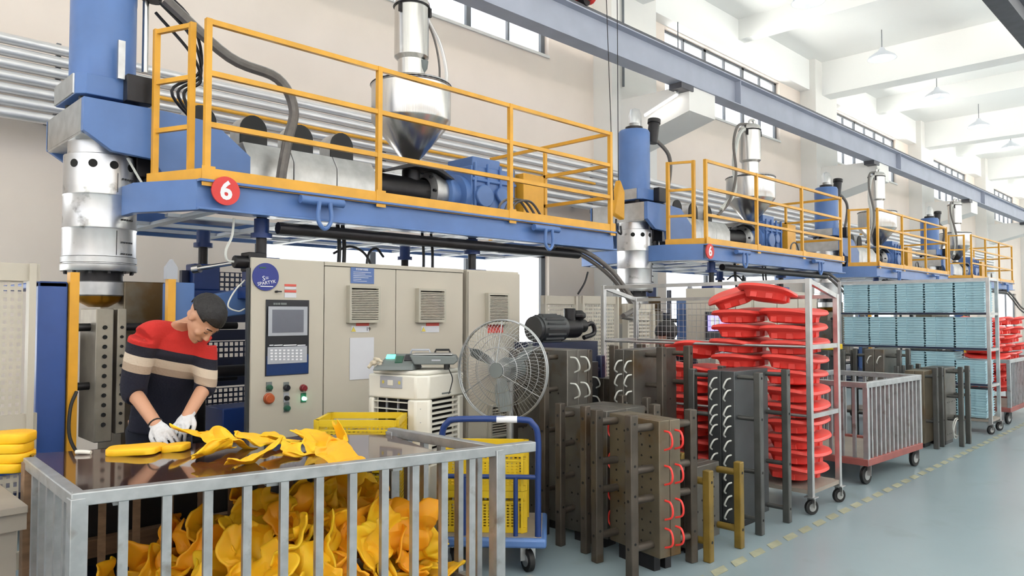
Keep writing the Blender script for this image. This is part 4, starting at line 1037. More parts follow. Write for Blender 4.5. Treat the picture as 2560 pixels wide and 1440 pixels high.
    s_.tube([sR, sR.lerp(eR, .5) - RT * .008, eR, eR.lerp(wR, .18)], .07, 16, True, 6, rs=lambda t: .084 - .022 * t + (.004 * math.sin(t * 60) if t > .7 else 0))
    s_.tube([sL, sL.lerp(eL, .5) + RT * .004, eL, eL.lerp(wL, .22)], .07, 16, True, 6, rs=lambda t: .076 - .02 * t + (.004 * math.sin(t * 60) if t > .7 else 0))
    m = mat('striped_knit', (1, 1, 1, 1), .9, var=.05, scale=90, bump=.35)
    nt = m.node_tree; N, L = nt.nodes, nt.links
    g_ = N.new('ShaderNodeTexCoord'); vm = N.new('ShaderNodeVectorMath'); vm.operation = 'DOT_PRODUCT'
    L.new(g_.outputs['Object'], vm.inputs[0]); dv = up + RT * .3; vm.inputs[1].default_value = tuple(dv)
    base = J(433, 877, 4.18); off = OFF[W.name]
    s0 = (base - off).dot(dv)
    mr = N.new('ShaderNodeMapRange'); mr.inputs['From Min'].default_value = s0 - .4; mr.inputs['From Max'].default_value = s0 + .1
    L.new(vm.outputs['Value'], mr.inputs['Value'])
    cr = N.new('ShaderNodeValToRGB'); cr.color_ramp.interpolation = 'CONSTANT'; e = cr.color_ramp.elements
    px = 4.2 / FPX
    stops = [(0, srgb(22, 24, 42)), (.4 - 71 * px, srgb(172, 152, 134)), (.4 - 50 * px, srgb(206, 190, 172)), (.4 - 27 * px, srgb(26, 26, 40)), (.4, srgb(188, 40, 34))]
    e[0].position = 0; e[0].color = stops[0][1]; e[1].position = stops[1][0] / .5; e[1].color = stops[1][1]
    for p_, c_ in stops[2:]:
        k_ = e.new(p_ / .5); k_.color = c_
    L.new(mr.outputs[0], cr.inputs[0]); L.new(cr.outputs[0], N['Principled BSDF'].inputs['Base Color'])
    remesh(s_, 'sweater', m, W, .007, 5)
    # ---- trousers, shoes
    tr = MB()
    tr.loft([(J(399, 1075, 4.5), side * .17, fwd * .12), (hip - up * .08, side * .175, fwd * .125), (hip - up * .16, side * .17, fwd * .12)], 24)
    for s, f in ((-1, fR), (1, fL)):
        h0 = hip + side * s * .09 - up * .1
        tr.tube([h0, V((f.x, f.y, .5)).lerp(V((h0.x, h0.y, .5)), .5), V((f.x, f.y, .09))], .09, 16, True, 6, rs=lambda t: .1 - .035 * t)
    remesh(tr, 'trousers', 'trouser', W, .012, 4)
    for f in (fR, fL):
        MB().ell(V((f.x, f.y, .045)) + fwd * .06, (.05, .05, .045), None).ell(V((f.x, f.y, .04)) + fwd * .13, (.045, .045, .035), None).build('shoe', 'black', W)
    # ---- gloves
    def glove(w, tip, back, thumb_side, name='glove'):
        y = (tip - w).normalized(); z = (back - y * back.dot(y)).normalized(); x = y.cross(z)
        R_ = Matrix((x, y, z)).transposed(); g2_ = MB()
        Q = lambda c: w + R_ @ V(c)
        g2_.loft([(Q((0, -.02, 0)), R_ @ V((.036, 0, 0)), R_ @ V((0, 0, .03))), (Q((0, .01, 0)), R_ @ V((.034, 0, 0)), R_ @ V((0, 0, .026))), (Q((0, .05, .002)), R_ @ V((.044, 0, 0)), R_ @ V((0, 0, .024))), (Q((0, .09, 0)), R_ @ V((.044, 0, 0)), R_ @ V((0, 0, .018)))], 18)
        for i, (fx, ln) in enumerate(((-.033, .066), (-.011, .08), (.012, .076), (.034, .06))):
            g2_.tube([Q((fx, .075, 0)), Q((fx * 1.15, .095, .002)), Q((fx * 1.2, .095 + ln * .45, -.008)), Q((fx * 1.2, .095 + ln * .8, -.028)), Q((fx * 1.2, .095 + ln * .9, -.042))], .0105, 10, True, 4, rs=lambda t: .012 - .003 * t)
        s = thumb_side
        g2_.tube([Q((s * .022, .015, -.004)), Q((s * .05, .045, -.012)), Q((s * .058, .075, -.022)), Q((s * .05, .1, -.032))], .012, 10, True, 4, rs=lambda t: .016 - .005 * t)
        remesh(g2_, name, 'glove', W, .0042, 3)
    glove(wR + (wR - eR).normalized() * .01, J(418, 1096, 3.93), up * .8 + toc * .6, 1)
    glove(wL + (wL - eL).normalized() * .005, J(446, 1078, 4.03), up * .5 + toc * .9, -1)
    MB().tube([wR + (Matrix.Rotation(2 * PI * k / 12, 3, (wR - eR).normalized()) @ side.cross((wR - eR).normalized()).normalized()) * .034 for k in range(12)], .005, 6, smooth=False, close=True).build('wrist_band', 'black', W)
    # ---- hair: shell over the crown
    h = MB(); h.ell((0, -.014, .04), (.0815, .1025, .0935), None, 48, 36)
    keep = []
    for f in h.f:
        c = sum((h.v[i] for i in f), V((0, 0, 0))) / len(f)
        lim = .035 + .02 * noise.noise(c * 40) if abs(c.x) > .055 else .05
        if c.z > (.055 if c.y > .045 else (.042 if c.y > -.03 else .005 + .03 * (abs(c.x) > .05))): keep.append(f)
    h.f = keep; h.v = [hc + HM @ (p_ * 1.0 + p_.normalized() * .002 * noise.noise(p_ * 120)) for p_ in h.v]
    o = h.build('hair', 'hair', W); md = o.modifiers.new('s', 'SOLIDIFY'); md.thickness = .007; md.offset = 1
    for s in (-1, 1):
        MB().tube([H((s * .016, .094, .028)), H((s * .032, .092, .033)), H((s * .048, .08, .027))], .003, 6).build('eyebrow', 'hair', W)
        MB().tube([H((s * .019, .0905, .0)), H((s * .03, .0915, -.003)), H((s * .042, .083, .0)) ], .0016, 6).build('eyelash', 'hair', W)
    MB().tube([H((-.02, .092, -.073)), H((0, .0985, -.0745)), H((.02, .092, -.073))], .0018, 6).build('mouth', mat('lip', srgb(120, 66, 58), .5), W)
    return W
worker()

# ================================================================== cooler, scale, fan, trolley, crates
def air_cooler():
    c = at(1032, 1000, D=5.15); ang = math.radians(14)
    t = thing('air_cooler', 'off-white portable air cooler in front of the wide beige cabinet', 'air cooler', (c.x, c.y, 0), rotz=ang, local=True)
    w, dp, zt = .27, .21, 1.12       # half size along local y (front face looks to -x) and x
    ch = .07
    pl = [(-w + .0, -dp + ch), (-w + ch, -dp), (w, -dp), (w, dp), (-w, dp)]
    body = MB(); n = len(pl)
    # front (-x) and side (-y) walls around the grilles: build as frame pieces
    x0, x1, y0, y1 = -.2, .26, -.25, .23
    z_a, z_b = .5, .93
    body.prism([(x0, y0 + .07), (x0 + .06, y0), (x1, y0), (x1, y1), (x0, y1)], 'z', z_b, zt - .03)
    body.prism([(x0 + .02, y0 + .085), (x0 + .075, y0 + .02), (x1 - .02, y0 + .02), (x1 - .02, y1 - .02), (x0 + .02, y1 - .02)], 'z', zt - .03, zt)
    body.prism([(x0, y0 + .07), (x0 + .06, y0), (x1, y0), (x1, y1), (x0, y1)], 'z', .08, z_a)
    body.box((x0, y1 - .045, z_a), (x0 + .05, y1, z_b)); body.prism([(x0, y0 + .07), (x0 + .06, y0), (x0 + .1, y0), (x0 + .1, y0 + .1), (x0, y0 + .14)], 'z', z_a, z_b)
    body.box((x1 - .06, y0, z_a), (x1, y0 + .05, z_b)); body.box((x0 + .08, y0 + .1, z_a), (x1 - .03, y1 - .05, z_b))
    body.build('housing', 'offwhite', t, bevel=.012)
    MB().box((x0 + .055, y0 + .15, z_a), (x0 + .065, y1 - .045, z_b)).build('outlet_cavity', 'hole', t)
    for i in range(9): MB().box((x0 + .004, y0 + .14, z_a + .02 + i * .048), (x0 + .03, y1 - .045, z_a + .026 + i * .048)).build('louvre', 'offwhite', t, smooth=False)
    for i in (1, 2): MB().box((x0 + .03, y0 + .14 + i * .1, z_a), (x0 + .045, y0 + .148 + i * .1, z_b)).build('vane', 'lgrey', t, smooth=False)
    MB().box((x0 + .1, y0 + .06, z_a), (x1 - .06, y0 + .07, z_b)).build('side_cavity', 'hole', t)
    for i in range(12): MB().box((x0 + .1, y0 + .006, z_a + .012 + i * .035), (x1 - .06, y0 + .03, z_a + .026 + i * .035)).build('side_slat', 'offwhite', t, smooth=False)
    p_ = MB().box((x0 - .006, y1 - .3, 1.0), (x0 + .005, y1 - .11, 1.08)).build('control_panel', 'lgrey', t, bevel=.003)
    MB().box((x0 - .01, y1 - .225, 1.02), (x0 - .005, y1 - .18, 1.055)).build('display', 'offwhite', p_)
    for yy in (-.14, -.28): MB().box((x0 - .01, y1 + yy - .007, 1.03), (x0 - .005, y1 + yy + .007, 1.05)).build('button', 'warn', p_)
    for i in range(4): MB().box((x0 + .02, y0 + .04, .6 + i * .09), (x0 + .035, y0 + .07, .604 + i * .09)).build('slot', 'lgrey', t)
    MB().box((x0 + .2, y0 - .003, .955), (x0 + .3, y0, .965)).build('marking', 'grey', t)
    for x_, y_ in ((-.14, -.16), (-.14, .17), (.2, -.19), (.2, .17)): wheel(.08, (x_, y_, 0), .036, t, ang=0)
    # bench scale on top
    s = at(1045, 905, D=5.12)
    r_ = math.radians(-42)
    sc = thing('bench_scale', 'grey bench scale with green display on top of the air cooler', 'scale', (s.x, s.y, zt + .002), rotz=r_, local=True)
    prof = [(-.24, 0), (-.2, 0), (-.06, 0), (0, .045), (.22, .045), (.25, .06), (.24, .09), (.22, .098), (-.1, .098), (-.16, .07), (-.25, .022)]
    prof = [(-.26, 0), (-.04, 0), (.0, .04), (.25, .04), (.27, .06), (.26, .09), (-.12, .1), (-.2, .06), (-.27, .015)]
    MB().prism([(-.02, .035), (.25, .035), (.28, .06), (.26, .092), (-.05, .098)], 'y', -.12, .14).build('scale_body', 'grey', sc, bevel=.008)
    wv = [(-.29, -.17, 0), (-.02, -.17, 0), (.02, .12, 0), (-.25, .12, 0), (-.28, -.16, .022), (-.03, -.16, .03), (.0, .1, .1), (-.2, .1, .1)]
    MB().add(wv, [(0, 3, 2, 1), (4, 5, 6, 7), (0, 1, 5, 4), (1, 2, 6, 5), (2, 3, 7, 6), (3, 0, 4, 7)]).build('console', 'grey', sc, bevel=.006)
    MB().box((-.03, -.1, .098), (.24, .12, .106)).build('pan', 'steel2', sc, bevel=.003)
    for (a_, b_) in ((-.06, .08), (.11, .22)):
        MB().tube([(a_, .1, .1), (a_ + .01, .1, .125), (b_ - .01, .1, .125), (b_, .1, .1)], .008, 8, smooth=False).build('handle', 'lgrey' if a_ < 0 else 'black', sc)
    def onp(x_, y_, w_, h_, m_, nm):
        zc = .03 + (y_ + .16) * .27; R_ = Matrix.Rotation(math.atan(.285), 3, 'X')
        MB().cbox((x_, y_, zc + .001), (w_, h_, .008), R_).build(nm, m_, sc)
    onp(-.19, .03, .06, .07, 'digits', 'display'); onp(-.125, -.03, .05, .13, 'green', 'keypad'); onp(-.06, 0, .06, .12, 'panelblack', 'keypad')
    MB().box((.1, -.125, .06), (.16, -.119, .07)).build('marking', 'lgrey', sc)
    for x_ in (.2,): MB().cyl((x_, -.09, 0), (x_, -.09, .045), .018).cyl((x_, .1, 0), (x_, .1, .045), .018).build('foot', 'black', sc)
    a = at(1122, 922, D=4.93)
    MB2 = MB().tube([a, at(1131, 945, D=4.93), at(1128, 965, D=4.93), at(1122, 985, D=4.93)], .004, 6)
    solo(MB2, 'scale_cable', 'black', tuple(a), 'thin black cable from the scale hanging over the side of the air cooler', 'cable')
    g_ = at(934, 908, D=5.0)
    gl_ = MB()
    for k, (du, dv, r1) in enumerate(((0, 0, .03), (12, -10, .022), (-12, 12, .018), (18, 6, .02), (4, -14, .016), (22, -4, .014))):
        gl_.ell(at(934 + du * .9, 907 + dv * .8, D=5.0), (r1 * .95, r1 * .7, r1 * .6))
    gl_.tube([at(934, 904, D=5), at(920, 920, D=4.98)], .012, 8)
    o = remesh(gl_, 'work_glove', 'dirtywhite', None, .005, 3); o.data.transform(Matrix.Translation(-g_)); o.location = g_
    tag(o, 'crumpled off-white work glove on the left corner of the air cooler', 'glove')
air_cooler()

def wire_fan():
    c = at(1256, 925, D=5.0)
    nrm = (V((-.966, -.3, .03))).normalized()       # fan axis, blowing to the front left
    t = thing('wire_guard_fan', 'large grey wire-guard pedestal fan in front of the narrow cabinet', 'fan', (c.x, c.y, 0))
    s, u = frame_from(nrm); R_ = .338
    def pt(a_, r_, d_): return c + (s * math.cos(a_) + u * math.sin(a_)) * r_ + nrm * d_
    dep = lambda r_: .085 * math.sqrt(max(0, 1 - (r_ / R_) ** 2 * .98))
    for sg, nm in ((1, 'front_guard'), (-1, 'rear_guard')):
        g_ = MB()
        n_ = 72
        for k in range(n_):
            a0 = 2 * PI * k / n_
            g_.tube([pt(a0 + .5 * (1 - f) * (1 if sg > 0 else -1), R_ * f, sg * dep(R_ * f)) for f in (.16, .4, .65, .85, 1)], .0011, 3, smooth=False)
        for f in (.16, .45, .72): g_.ring(c + nrm * sg * dep(R_ * f), R_ * f, .002, nrm, 40, 4)
        g_.build(nm, 'galv', t, smooth=False)['kind'] = 'stuff'
    MB().ring(c, R_, .007, nrm, 64, 6).ring(c + nrm * .02, R_, .004, nrm, 64, 6).build('outer_ring', 'galv', t)
    for k in range(6):
        a0 = PI / 6 + PI * k / 3
        MB().bar(pt(a0, .05, .088), pt(a0, R_, .01), .006, .004).build('brace', 'galv', t)
    for k in range(3):
        a0 = 2 * PI * k / 3 + .4; b_ = MB()
        pts = []
        for f, wd in ((.06, .035), (.14, .06), (.22, .07), (.28, .05)):
            for sd, dz in ((-1, .03), (1, -.03)): pts.append(pt(a0 + sd * wd / f * .6 + f * .8, f, dz))
        v2 = [p_ + nrm * .003 for p_ in pts]
        b_.add(pts + v2, [(0, 2, 3, 1), (2, 4, 5, 3), (4, 6, 7, 5), (9, 11, 10, 8), (11, 13, 12, 10), (13, 15, 14, 12), (0, 1, 9, 8), (6, 14, 15, 7), (0, 8, 10, 2), (2, 10, 12, 4), (4, 12, 14, 6), (1, 3, 11, 9), (3, 5, 13, 11), (5, 7, 15, 13)])
        b_.build('blade', 'grey', t)
    MB().cyl(c - nrm * .03, c + nrm * .05, .05, n=20).cyl(c + nrm * .086, c + nrm * .09, .05, n=20).build('hub', 'grey', t)
    MB().cyl(c - nrm * .22, c - nrm * .05, .075, .085, n=24).build('motor', 'grey', t, bevel=.01)
    b_ = c - nrm * .11
    MB().cyl((b_.x, b_.y, .05), (b_.x, b_.y, b_.z - .05), .024, n=16).build('pole', 'galv', t)
    MB().lathe([(.17, 0), (.17, .02), (.08, .05), (.03, .08)], (b_.x, b_.y, 0), n=32).build('base', 'dark', t)
wire_fan()

def trolley():
    A = at(1345, 1345, D=4.3); B = at(1105, 1345, D=4.33); A.z = B.z = 0
    ux = (B - A).normalized(); w = (B - A).length; up = V((0, 0, 1)); bk = up.cross(ux)
    if bk.dot(FW) < 0: bk = -bk
    t = thing('platform_trolley', 'blue platform hand trolley with a white band on its handle, carrying yellow crates', 'trolley', tuple((A + B) / 2))
    Q = lambda x, y, z: A + ux * x + bk * y + up * z
    MB().tube([Q(0, 0, .2), Q(.0, 0, .5), Q(0, -.01, .78), Q(.03, -.02, .86), Q(.1, -.02, .885), Q(w - .1, -.02, .885), Q(w - .03, -.02, .86), Q(w, -.01, .78), Q(w, 0, .5), Q(w, 0, .2)], .019, 12).build('handle', 'dblue', t)
    MB().cyl(Q(.12, -.02, .886), Q(.24, -.02, .886), .0205, n=12).build('grip_band', 'print', t)
    MB().cyl(Q(0, 0, .55), Q(w, 0, .55), .014, n=10).build('cross_bar', 'dblue', t)
    MB().cyl(Q(.13, 0, .2), Q(.13, 0, .55), .014, n=10).build('inner_post', 'dblue', t); MB().cyl(Q(w - .13, 0, .2), Q(w - .13, 0, .55), .014, n=10).build('inner_post', 'dblue', t)
    dk = MB(); q_ = [Q(-.05, -.05, 0), Q(w + .05, -.05, 0), Q(w + .05, .54, 0), Q(-.05, .54, 0)]
    dk.add([p_ + up * .15 for p_ in q_] + [p_ + up * .205 for p_ in q_], [(3, 2, 1, 0), (4, 5, 6, 7), (0, 1, 5, 4), (1, 2, 6, 5), (2, 3, 7, 6), (3, 0, 4, 7)])
    dk.build('platform', 'blue', t, bevel=.015)
    dk = MB(); q_ = [Q(-.02, -.02, 0), Q(w + .02, -.02, 0), Q(w + .02, .51, 0), Q(-.02, .51, 0)]
    dk.add([p_ + up * .205 for p_ in q_] + [p_ + up * .209 for p_ in q_], [(3, 2, 1, 0), (4, 5, 6, 7), (0, 1, 5, 4), (1, 2, 6, 5), (2, 3, 7, 6), (3, 0, 4, 7)])
    dk.build('deck_mat', 'greyboard', t)
    for x, y in ((.06, .02), (w - .06, .02), (.06, .47), (w - .06, .47)): wheel(.15, Q(x, y, 0), .066, t, ang=math.atan2(ux.y, ux.x) + .5, w=.035)
    return Q, w, math.atan2(ux.y, ux.x)
Q, tw, tang = trolley()

def crate(loc, rz, label, L=.5, W=.36, Hh=.26):
    t = thing('plastic_crate', label, 'crate', tuple(loc), 'yellow crates', rotz=rz, local=True)
    up = V((0, 0, 1))
    for (o_, ux, ln, n_) in (((-L / 2, -W / 2, 0), V((1, 0, 0)), L, 16), ((L / 2, -W / 2, 0), V((0, 1, 0)), W, 12), ((L / 2, W / 2, 0), V((-1, 0, 0)), L, 16), ((-L / 2, W / 2, 0), V((0, -1, 0)), W, 12)):
        m_ = MB(); m2 = MB()
        grid_panel(m_, V(o_) + ux * .03 + up * .03, ux, up, ln - .06, Hh - .09, n_, 9, .52)
        m_.build('lattice_wall', 'crate', t, smooth=False)
        nv = ux.cross(up)
        m2.bar(V(o_) + up * (Hh - .02), V(o_) + ux * ln + up * (Hh - .02), .022, .04)
        m2.bar(V(o_) + up * (Hh - .065), V(o_) + ux * ln + up * (Hh - .065), .012, .012)
        m2.bar(V(o_) + up * .015, V(o_) + ux * ln + up * .015, .014, .03); m2.bar(V(o_) + ux * .015, V(o_) + ux * .015 + up * Hh, .03, .014, ux); m2.bar(V(o_) + ux * (ln - .015), V(o_) + ux * (ln - .015) + up * Hh, .03, .014, ux)
        m2.build('rim', 'crate', t)
    MB().box((-L / 2 + .005, -W / 2 + .005, .0), (L / 2 - .005, W / 2 - .005, .012)).build('crate_floor', 'crate', t)
    return t
for k, nm in enumerate(('bottom', 'topmost')):
    crate(Q(.33, .24, .2105 + k * .245), tang, 'yellow lattice crate, %s of the stack on the blue trolley' % nm, Hh=.243)
for k, nm in enumerate(('bottom', 'middle', 'topmost')):
    a = at(905, 1100, D=4.75)
    crate(V((a.x, a.y, .001 + k * .282)), tang + .05, 'yellow lattice crate, %s of the stack on the floor below the air cooler' % nm, L=.5, Hh=.28)

# ================================================================== moulds on the floor
def mold(label, c, rz, w, t_, z0, z1, so, ys, bz, levels, pm, bm_, bs=.05, hose=None, hz=(), bores=0, rod=.018, sides=(-1, 1), back=True, edge=(-1, 1), hr=.05):
    t = thing('steel_mold', label, 'mold', (c[0], c[1], 0), 'steel moulds standing on the floor', rotz=rz, local=True)
    for s in (-1, 1):
        MB().box((s * .002, -w / 2, z0), (s * t_ / 2, w / 2, z1)).build('mold_half', pm, t, bevel=.005)
        MB().box((s * t_ * .12, -w * .35, 0), (s * t_ * .4, w * .35, z0)).build('foot_block', 'dark', t)
    for s in sides:
        for y in ys:
            b = MB().box((s * (t_ / 2 + so) - bs / 2, y - bs / 2, bz[0]), (s * (t_ / 2 + so) + bs / 2, y + bs / 2, bz[1])).build('upright_bar', bm_, t, bevel=.006)
            hl = MB()
            for z in levels:
                MB().cyl((s * t_ / 2, y, z), (s * (t_ / 2 + so - bs / 2 + .002), y, z), rod, n=14).build('rod', bm_, t)
                x = s * (t_ / 2 + so + bs / 2)
                hl.cyl((x - s * .004, y, z), (x + s * .002, y, z), .009, n=8)
                hl.cyl((s * (t_ / 2 + so), y - bs / 2 + .003, z + .03), (s * (t_ / 2 + so), y - bs / 2 - .002, z + .03), .008, n=8)
            hl.build('bolt_hole', 'hole', b)['kind'] = 'stuff'
    if bores:
        r_ = random.Random(bores); h = MB()
        for k in range(bores):
            y = (k % 5 - 2) * w / 6 + r_.uniform(-.01, .01); z = z0 + .07 + (k // 5) * (z1 - z0 - .1) / max(1, bores // 5)
            for s in (-1, 1): h.cyl((s * (t_ / 2 - .003), y, z), (s * (t_ / 2 + .0015), y, z), .007, n=8)
        h.build('bores', 'hole', t)['kind'] = 'stuff'
    if hose:
        for e in edge:
            for i, z in enumerate(hz):
                for s in (-1, 1):
                    x = s * t_ * .25; yy = e * w / 2
                    sk = .022 if hose == 'whitehose' else .0
                    MB().tube([(x - sk, yy - e * .004, z), (x - sk * .6, yy + e * hr * .7, z - .006), (x, yy + e * hr, z - hr * .8), (x + sk * .6, yy + e * hr * .8, z - hr * 1.6 + .01), (x + sk, yy - e * .004, z - hr * 1.8)], .0062, 6).build('coolant_hose', hose, t)
    return t
D_ = math.radians
mold('nearest brown steel mould with red coolant hoses and drilled faces', (3.775, 2.64), D_(-12), .44, .17, .09, .88, .155, (-.155, .155), (0, .92), (.16, .43, .6, .84), 'moldrust', 'moldbar', .056, 'redhose', (.82, .62, .42, .26), 55, .023, hr=.062)
mold('dark steel mould just left of and behind the brown one with red hoses', (3.99, 3.105), 0, .36, .42, .07, .88, .125, (-.105, .105), (0, .92), (.22, .44, .65, .84), 'mold', 'moldbar', .05, 'whitehose', (.8, .6, .4), 20, .02)
mold('tall grey-brown steel mould behind the wire-guard fan, with white hose loops', (4.0, 3.6), 0, .5, .22, .06, 1.25, .125, (-.15, .15), (0, 1.24), (.3, .7, .98, 1.2), 'mold', 'moldbar', .05, 'whitehose', (1.2, 1.02, .86), 20, .018, hr=.06)
mold('tall dark mould with curved white hoses standing behind the brown mould', (4.7, 3.26), D_(90), .56, .17, .06, 1.24, .13, (-.24, .12), (0, 1.26), (.3, .68, .98, 1.2), 'mold', 'moldbar', .055, 'whitehose', (1.16, 1.06, .94, .8), 15, .019)
mold('dark grey mould with rows of white hoses, in front of the red seat rack', (4.99, 2.66), D_(90), .5, .21, .05, 1.1, .15, (-.22, .2), (0, 1.1), (.1, .42, .78, 1.06), 'moldgrey', 'moldbarg', .05, 'whitehose', (1.05, .97, .86, .79, .72, .62, .52, .42, .33, .24, .15), 0, .016, edge=(1,), hr=.045)
mold('small speckled grey mould with mustard-painted bars, nearest the dashed floor line', (4.24, 2.58), D_(90), .42, .13, .05, .53, .15, (-.19, .19), (0, .55), (.12, .48), 'mold', 'olive', .05, None, (), 30, .022)
mold('grey mould with white hoses and a coiled hose, right of the second cage cart', (9.7, 2.62), D_(90), .42, .24, .05, .88, .14, (-.14, .14), (0, .9), (.3, .56, .84), 'mold', 'moldbarg', .05, 'whitehose', (.82, .66, .46, .3), 10)
mold('dark mould standing behind the left part of the second cage cart', (9.3, 3.75), D_(90), .5, .22, .05, 1.06, .14, (-.16, .16), (0, 1.06), (.3, .6, 1.0), 'moldgrey', 'moldbarg', .05, 'whitehose', (1.0, .8), 0)
mold('dark mould between the second cage cart and the pale blue stacks', (9.55, 3.2), D_(90), .5, .22, .05, 1.08, .14, (-.16, .16), (0, 1.08), (.3, .6, 1.0), 'mold', 'moldbarg', .05, 'whitehose', (1.0, .8), 0)
mold('brown-sided mould left of the mould with the coiled hose', (9.3, 2.72), D_(90), .3, .2, .05, .86, .1, (-.1, .1), (0, .9), (.3, .8), 'moldrust', 'moldbarg', .05, None, (), 0)
mold('dark mould half hidden between the tall moulds with white hoses', (4.6, 3.95), 0, .46, .2, .06, 1.12, .13, (-.15, .15), (0, 1.16), (.3, .7, 1.05), 'moldgrey', 'navy', .055, 'whitehose', (1.0, .85), 0)
mold('grey mould behind the dark grey one, in front of the caged rack', (5.02, 3.72), D_(90), .5, .2, .05, .98, .13, (-.18, .18), (0, 1.02), (.3, .66, .94), 'moldbar', 'moldbar', .05, None, (), 0)
cc = at(2392, 1072, Y=2.4)
solo(MB().ring(cc, .11, .006, (0, 1, .1), 32, 6).ring(cc + V((.02, .0, .02)), .1, .006, (.2, 1, 0), 32, 6), 'coiled_hose', 'whitehose', tuple(cc), 'coil of thin white hose hanging on the grey mould right of the second cart', 'hose')
a = at(2180, 868, z=1.09)
solo(MB().box((9.15, 3.6, 1.062), (9.4, 3.78, 1.13)), 'plastic_box', 'crate', (9.27, 3.69, 1.06), 'small yellow plastic box on top of the far dark mould', 'box', bevel=.01)
a = at(1650, 1378, z=.02)
solo(MB().box((a.x - .03, a.y - .03, 0), (a.x + .09, a.y + .05, .06)), 'wood_block', 'cartred', (a.x, a.y, 0), 'small reddish-brown block on the floor under the brown mould', 'block', bevel=.005)

# ================================================================== racks with red shells and pale blue trays
def rack(label, x0, x1, y0, y1, zt, shelves, name='tube_rack', mesh=False, zt_back=None, rods=()):
    t = thing(name, label, 'rack', ((x0 + x1) / 2, (y0 + y1) / 2, 0)); zb = .13; zt_back = zt_back or zt
    for (x, y) in ((x0, y0), (x0, y1), (x1, y0), (x1, y1)):
        z_ = zt if x == x0 else zt_back
        MB().box((x - .02, y - .02, zb), (x + .02, y + .02, z_)).build('post', 'steel2', t, bevel=.003)
        wheel(zb, (x, y, 0), .055, t, ang=1.1, w=.028, m='black')
    for z, m_ in [(s_, 'steel2') for s_ in shelves]:
        for y in (y0, y1): MB().bar((x0, y, z), (x1, y, z), .03, .035).build('end_rail', m_, t)
        for x in (x0, x1): MB().cyl((x, y0, z), (x, y1, z), .012, n=8).build('long_rail', m_, t)
    for y in (y0, y1): MB().bar((x0, y, zt - .02), (x1, y, zt_back - .02), .03, .035).build('end_rail', 'steel2', t)
    MB().bar((x0, y0, zt - .02), (x0, y1, zt - .02), .03, .03).build('long_rail', 'steel2', t); MB().bar((x1, y0, zt_back - .02), (x1, y1, zt_back - .02), .03, .03).build('long_rail', 'steel2', t)
    MB().box((x0 - .01, y0 - .01, zb + .02), (x1 + .01, y1 + .01, zb + .05)).build('base_shelf', 'greyboard', t)
    if mesh:
        for i in range(22):
            y = y0 + .95 + i * (y1 - y0 - .97) / 21
            MB().cyl((x1 + .004, y, .9), (x1 + .004, y, zt_back - .06), .0022, n=4).build('mesh_wire', 'galv', t, smooth=False)
        for i in range(14):
            z = .9 + i * (zt_back - .96) / 13; MB().cyl((x1 + .008, y0 + .95, z), (x1 + .008, y1, z), .0022, n=4).build('mesh_wire', 'galv', t, smooth=False)
    return t
rack('caged steel tube rack on casters, stacked with red plastic shells', 5.54, 6.06, 2.37, 4.32, 1.77, (1.25, .73, ), mesh=True, zt_back=1.66)

def shell_mesh():
    m_ = MB(); n = 36
    def ringp(a_, b_, z, up_, p=3.8):
        out = []
        for i in range(n):
            th = 2 * PI * i / n; c, s = math.cos(th), math.sin(th); r_ = (abs(c) ** p + abs(s) ** p) ** (-1 / p)
            x, y = a_ * r_ * c, b_ * r_ * s
            out.append(V((x, y, z + -up_ * (abs(y) / b_) ** 3 * .016 + up_ * .01 * (abs(x) / a_) ** 2)))
        return out
    secs = [ringp(.17, .12, -.076, 0), ringp(.2, .145, -.066, 0), ringp(.22, .16, -.02, .2), ringp(.228, .168, -.01, .3), ringp(.262, .208, .0, 1), ringp(.27, .218, .01, 1), ringp(.262, .21, .03, 1), ringp(.24, .185, .034, 1), ringp(.2, .14, .03, .4), ringp(.12, .08, .02, 0)]
    for s_ in secs: m_.v += s_
    for k in range(len(secs) - 1): m_.f += [(k * n + i, k * n + (i + 1) % n, (k + 1) * n + (i + 1) % n, (k + 1) * n + i) for i in range(n)]
    m_.f += [tuple(range(n - 1, -1, -1)), tuple(range((len(secs) - 1) * n, len(secs) * n))]
    for sx, sy, lx, ly in ((-.212, -.06, .02, .05), (-.212, .06, .02, .05), (-.08, -.152, .06, .02), (.07, -.152, .06, .02)):
        m_.cbox((sx, sy, -.045), (lx, ly, .04))
    return m_
sh0 = shell_mesh().build('red_shell', 'red', ang=40)
first = True
def shell(loc, rot, label, group):
    global first
    o = sh0 if first else copy_tree(sh0)
    first = False
    tag(o, label, 'shell', group); o.location = loc; o.rotation_euler = rot
    return o
r5 = random.Random(5)
cols = [(2.6, 11, 'nearest'), (3.035, 11, 'second nearest'), (3.46, 7, 'third nearest'), (3.89, 7, 'farthest')]
ORD = ['lowest', 'second', 'third', 'fourth', 'fifth', 'sixth', 'seventh', 'eighth', 'ninth', 'tenth', 'eleventh', 'twelfth', 'thirteenth']
for y, n_, nm in cols:
    for k in range(n_):
        z = .285 + k * .122
        shell((5.79 + r5.uniform(-.015, .015), y + r5.uniform(-.012, .012), z), (r5.uniform(-.05, .05), r5.uniform(-.04, .04), r5.uniform(-.05, .05)),
              'red plastic shell, %s from below in the %s column of the caged rack' % (ORD[k], nm), 'red shells in the %s rack column' % nm)
shell((5.76, 2.8, 1.68), (.12, .08, .25), 'red shell lying tilted across the top of the two nearest columns', None)
shell((5.8, 3.13, 1.655), (-.3, -.12, .5), 'red shell leaning steeply on the second nearest column', None)
shell((5.76, 3.5, 1.2), (.15, .1, .9), 'red shell lying askew on the third column', None)

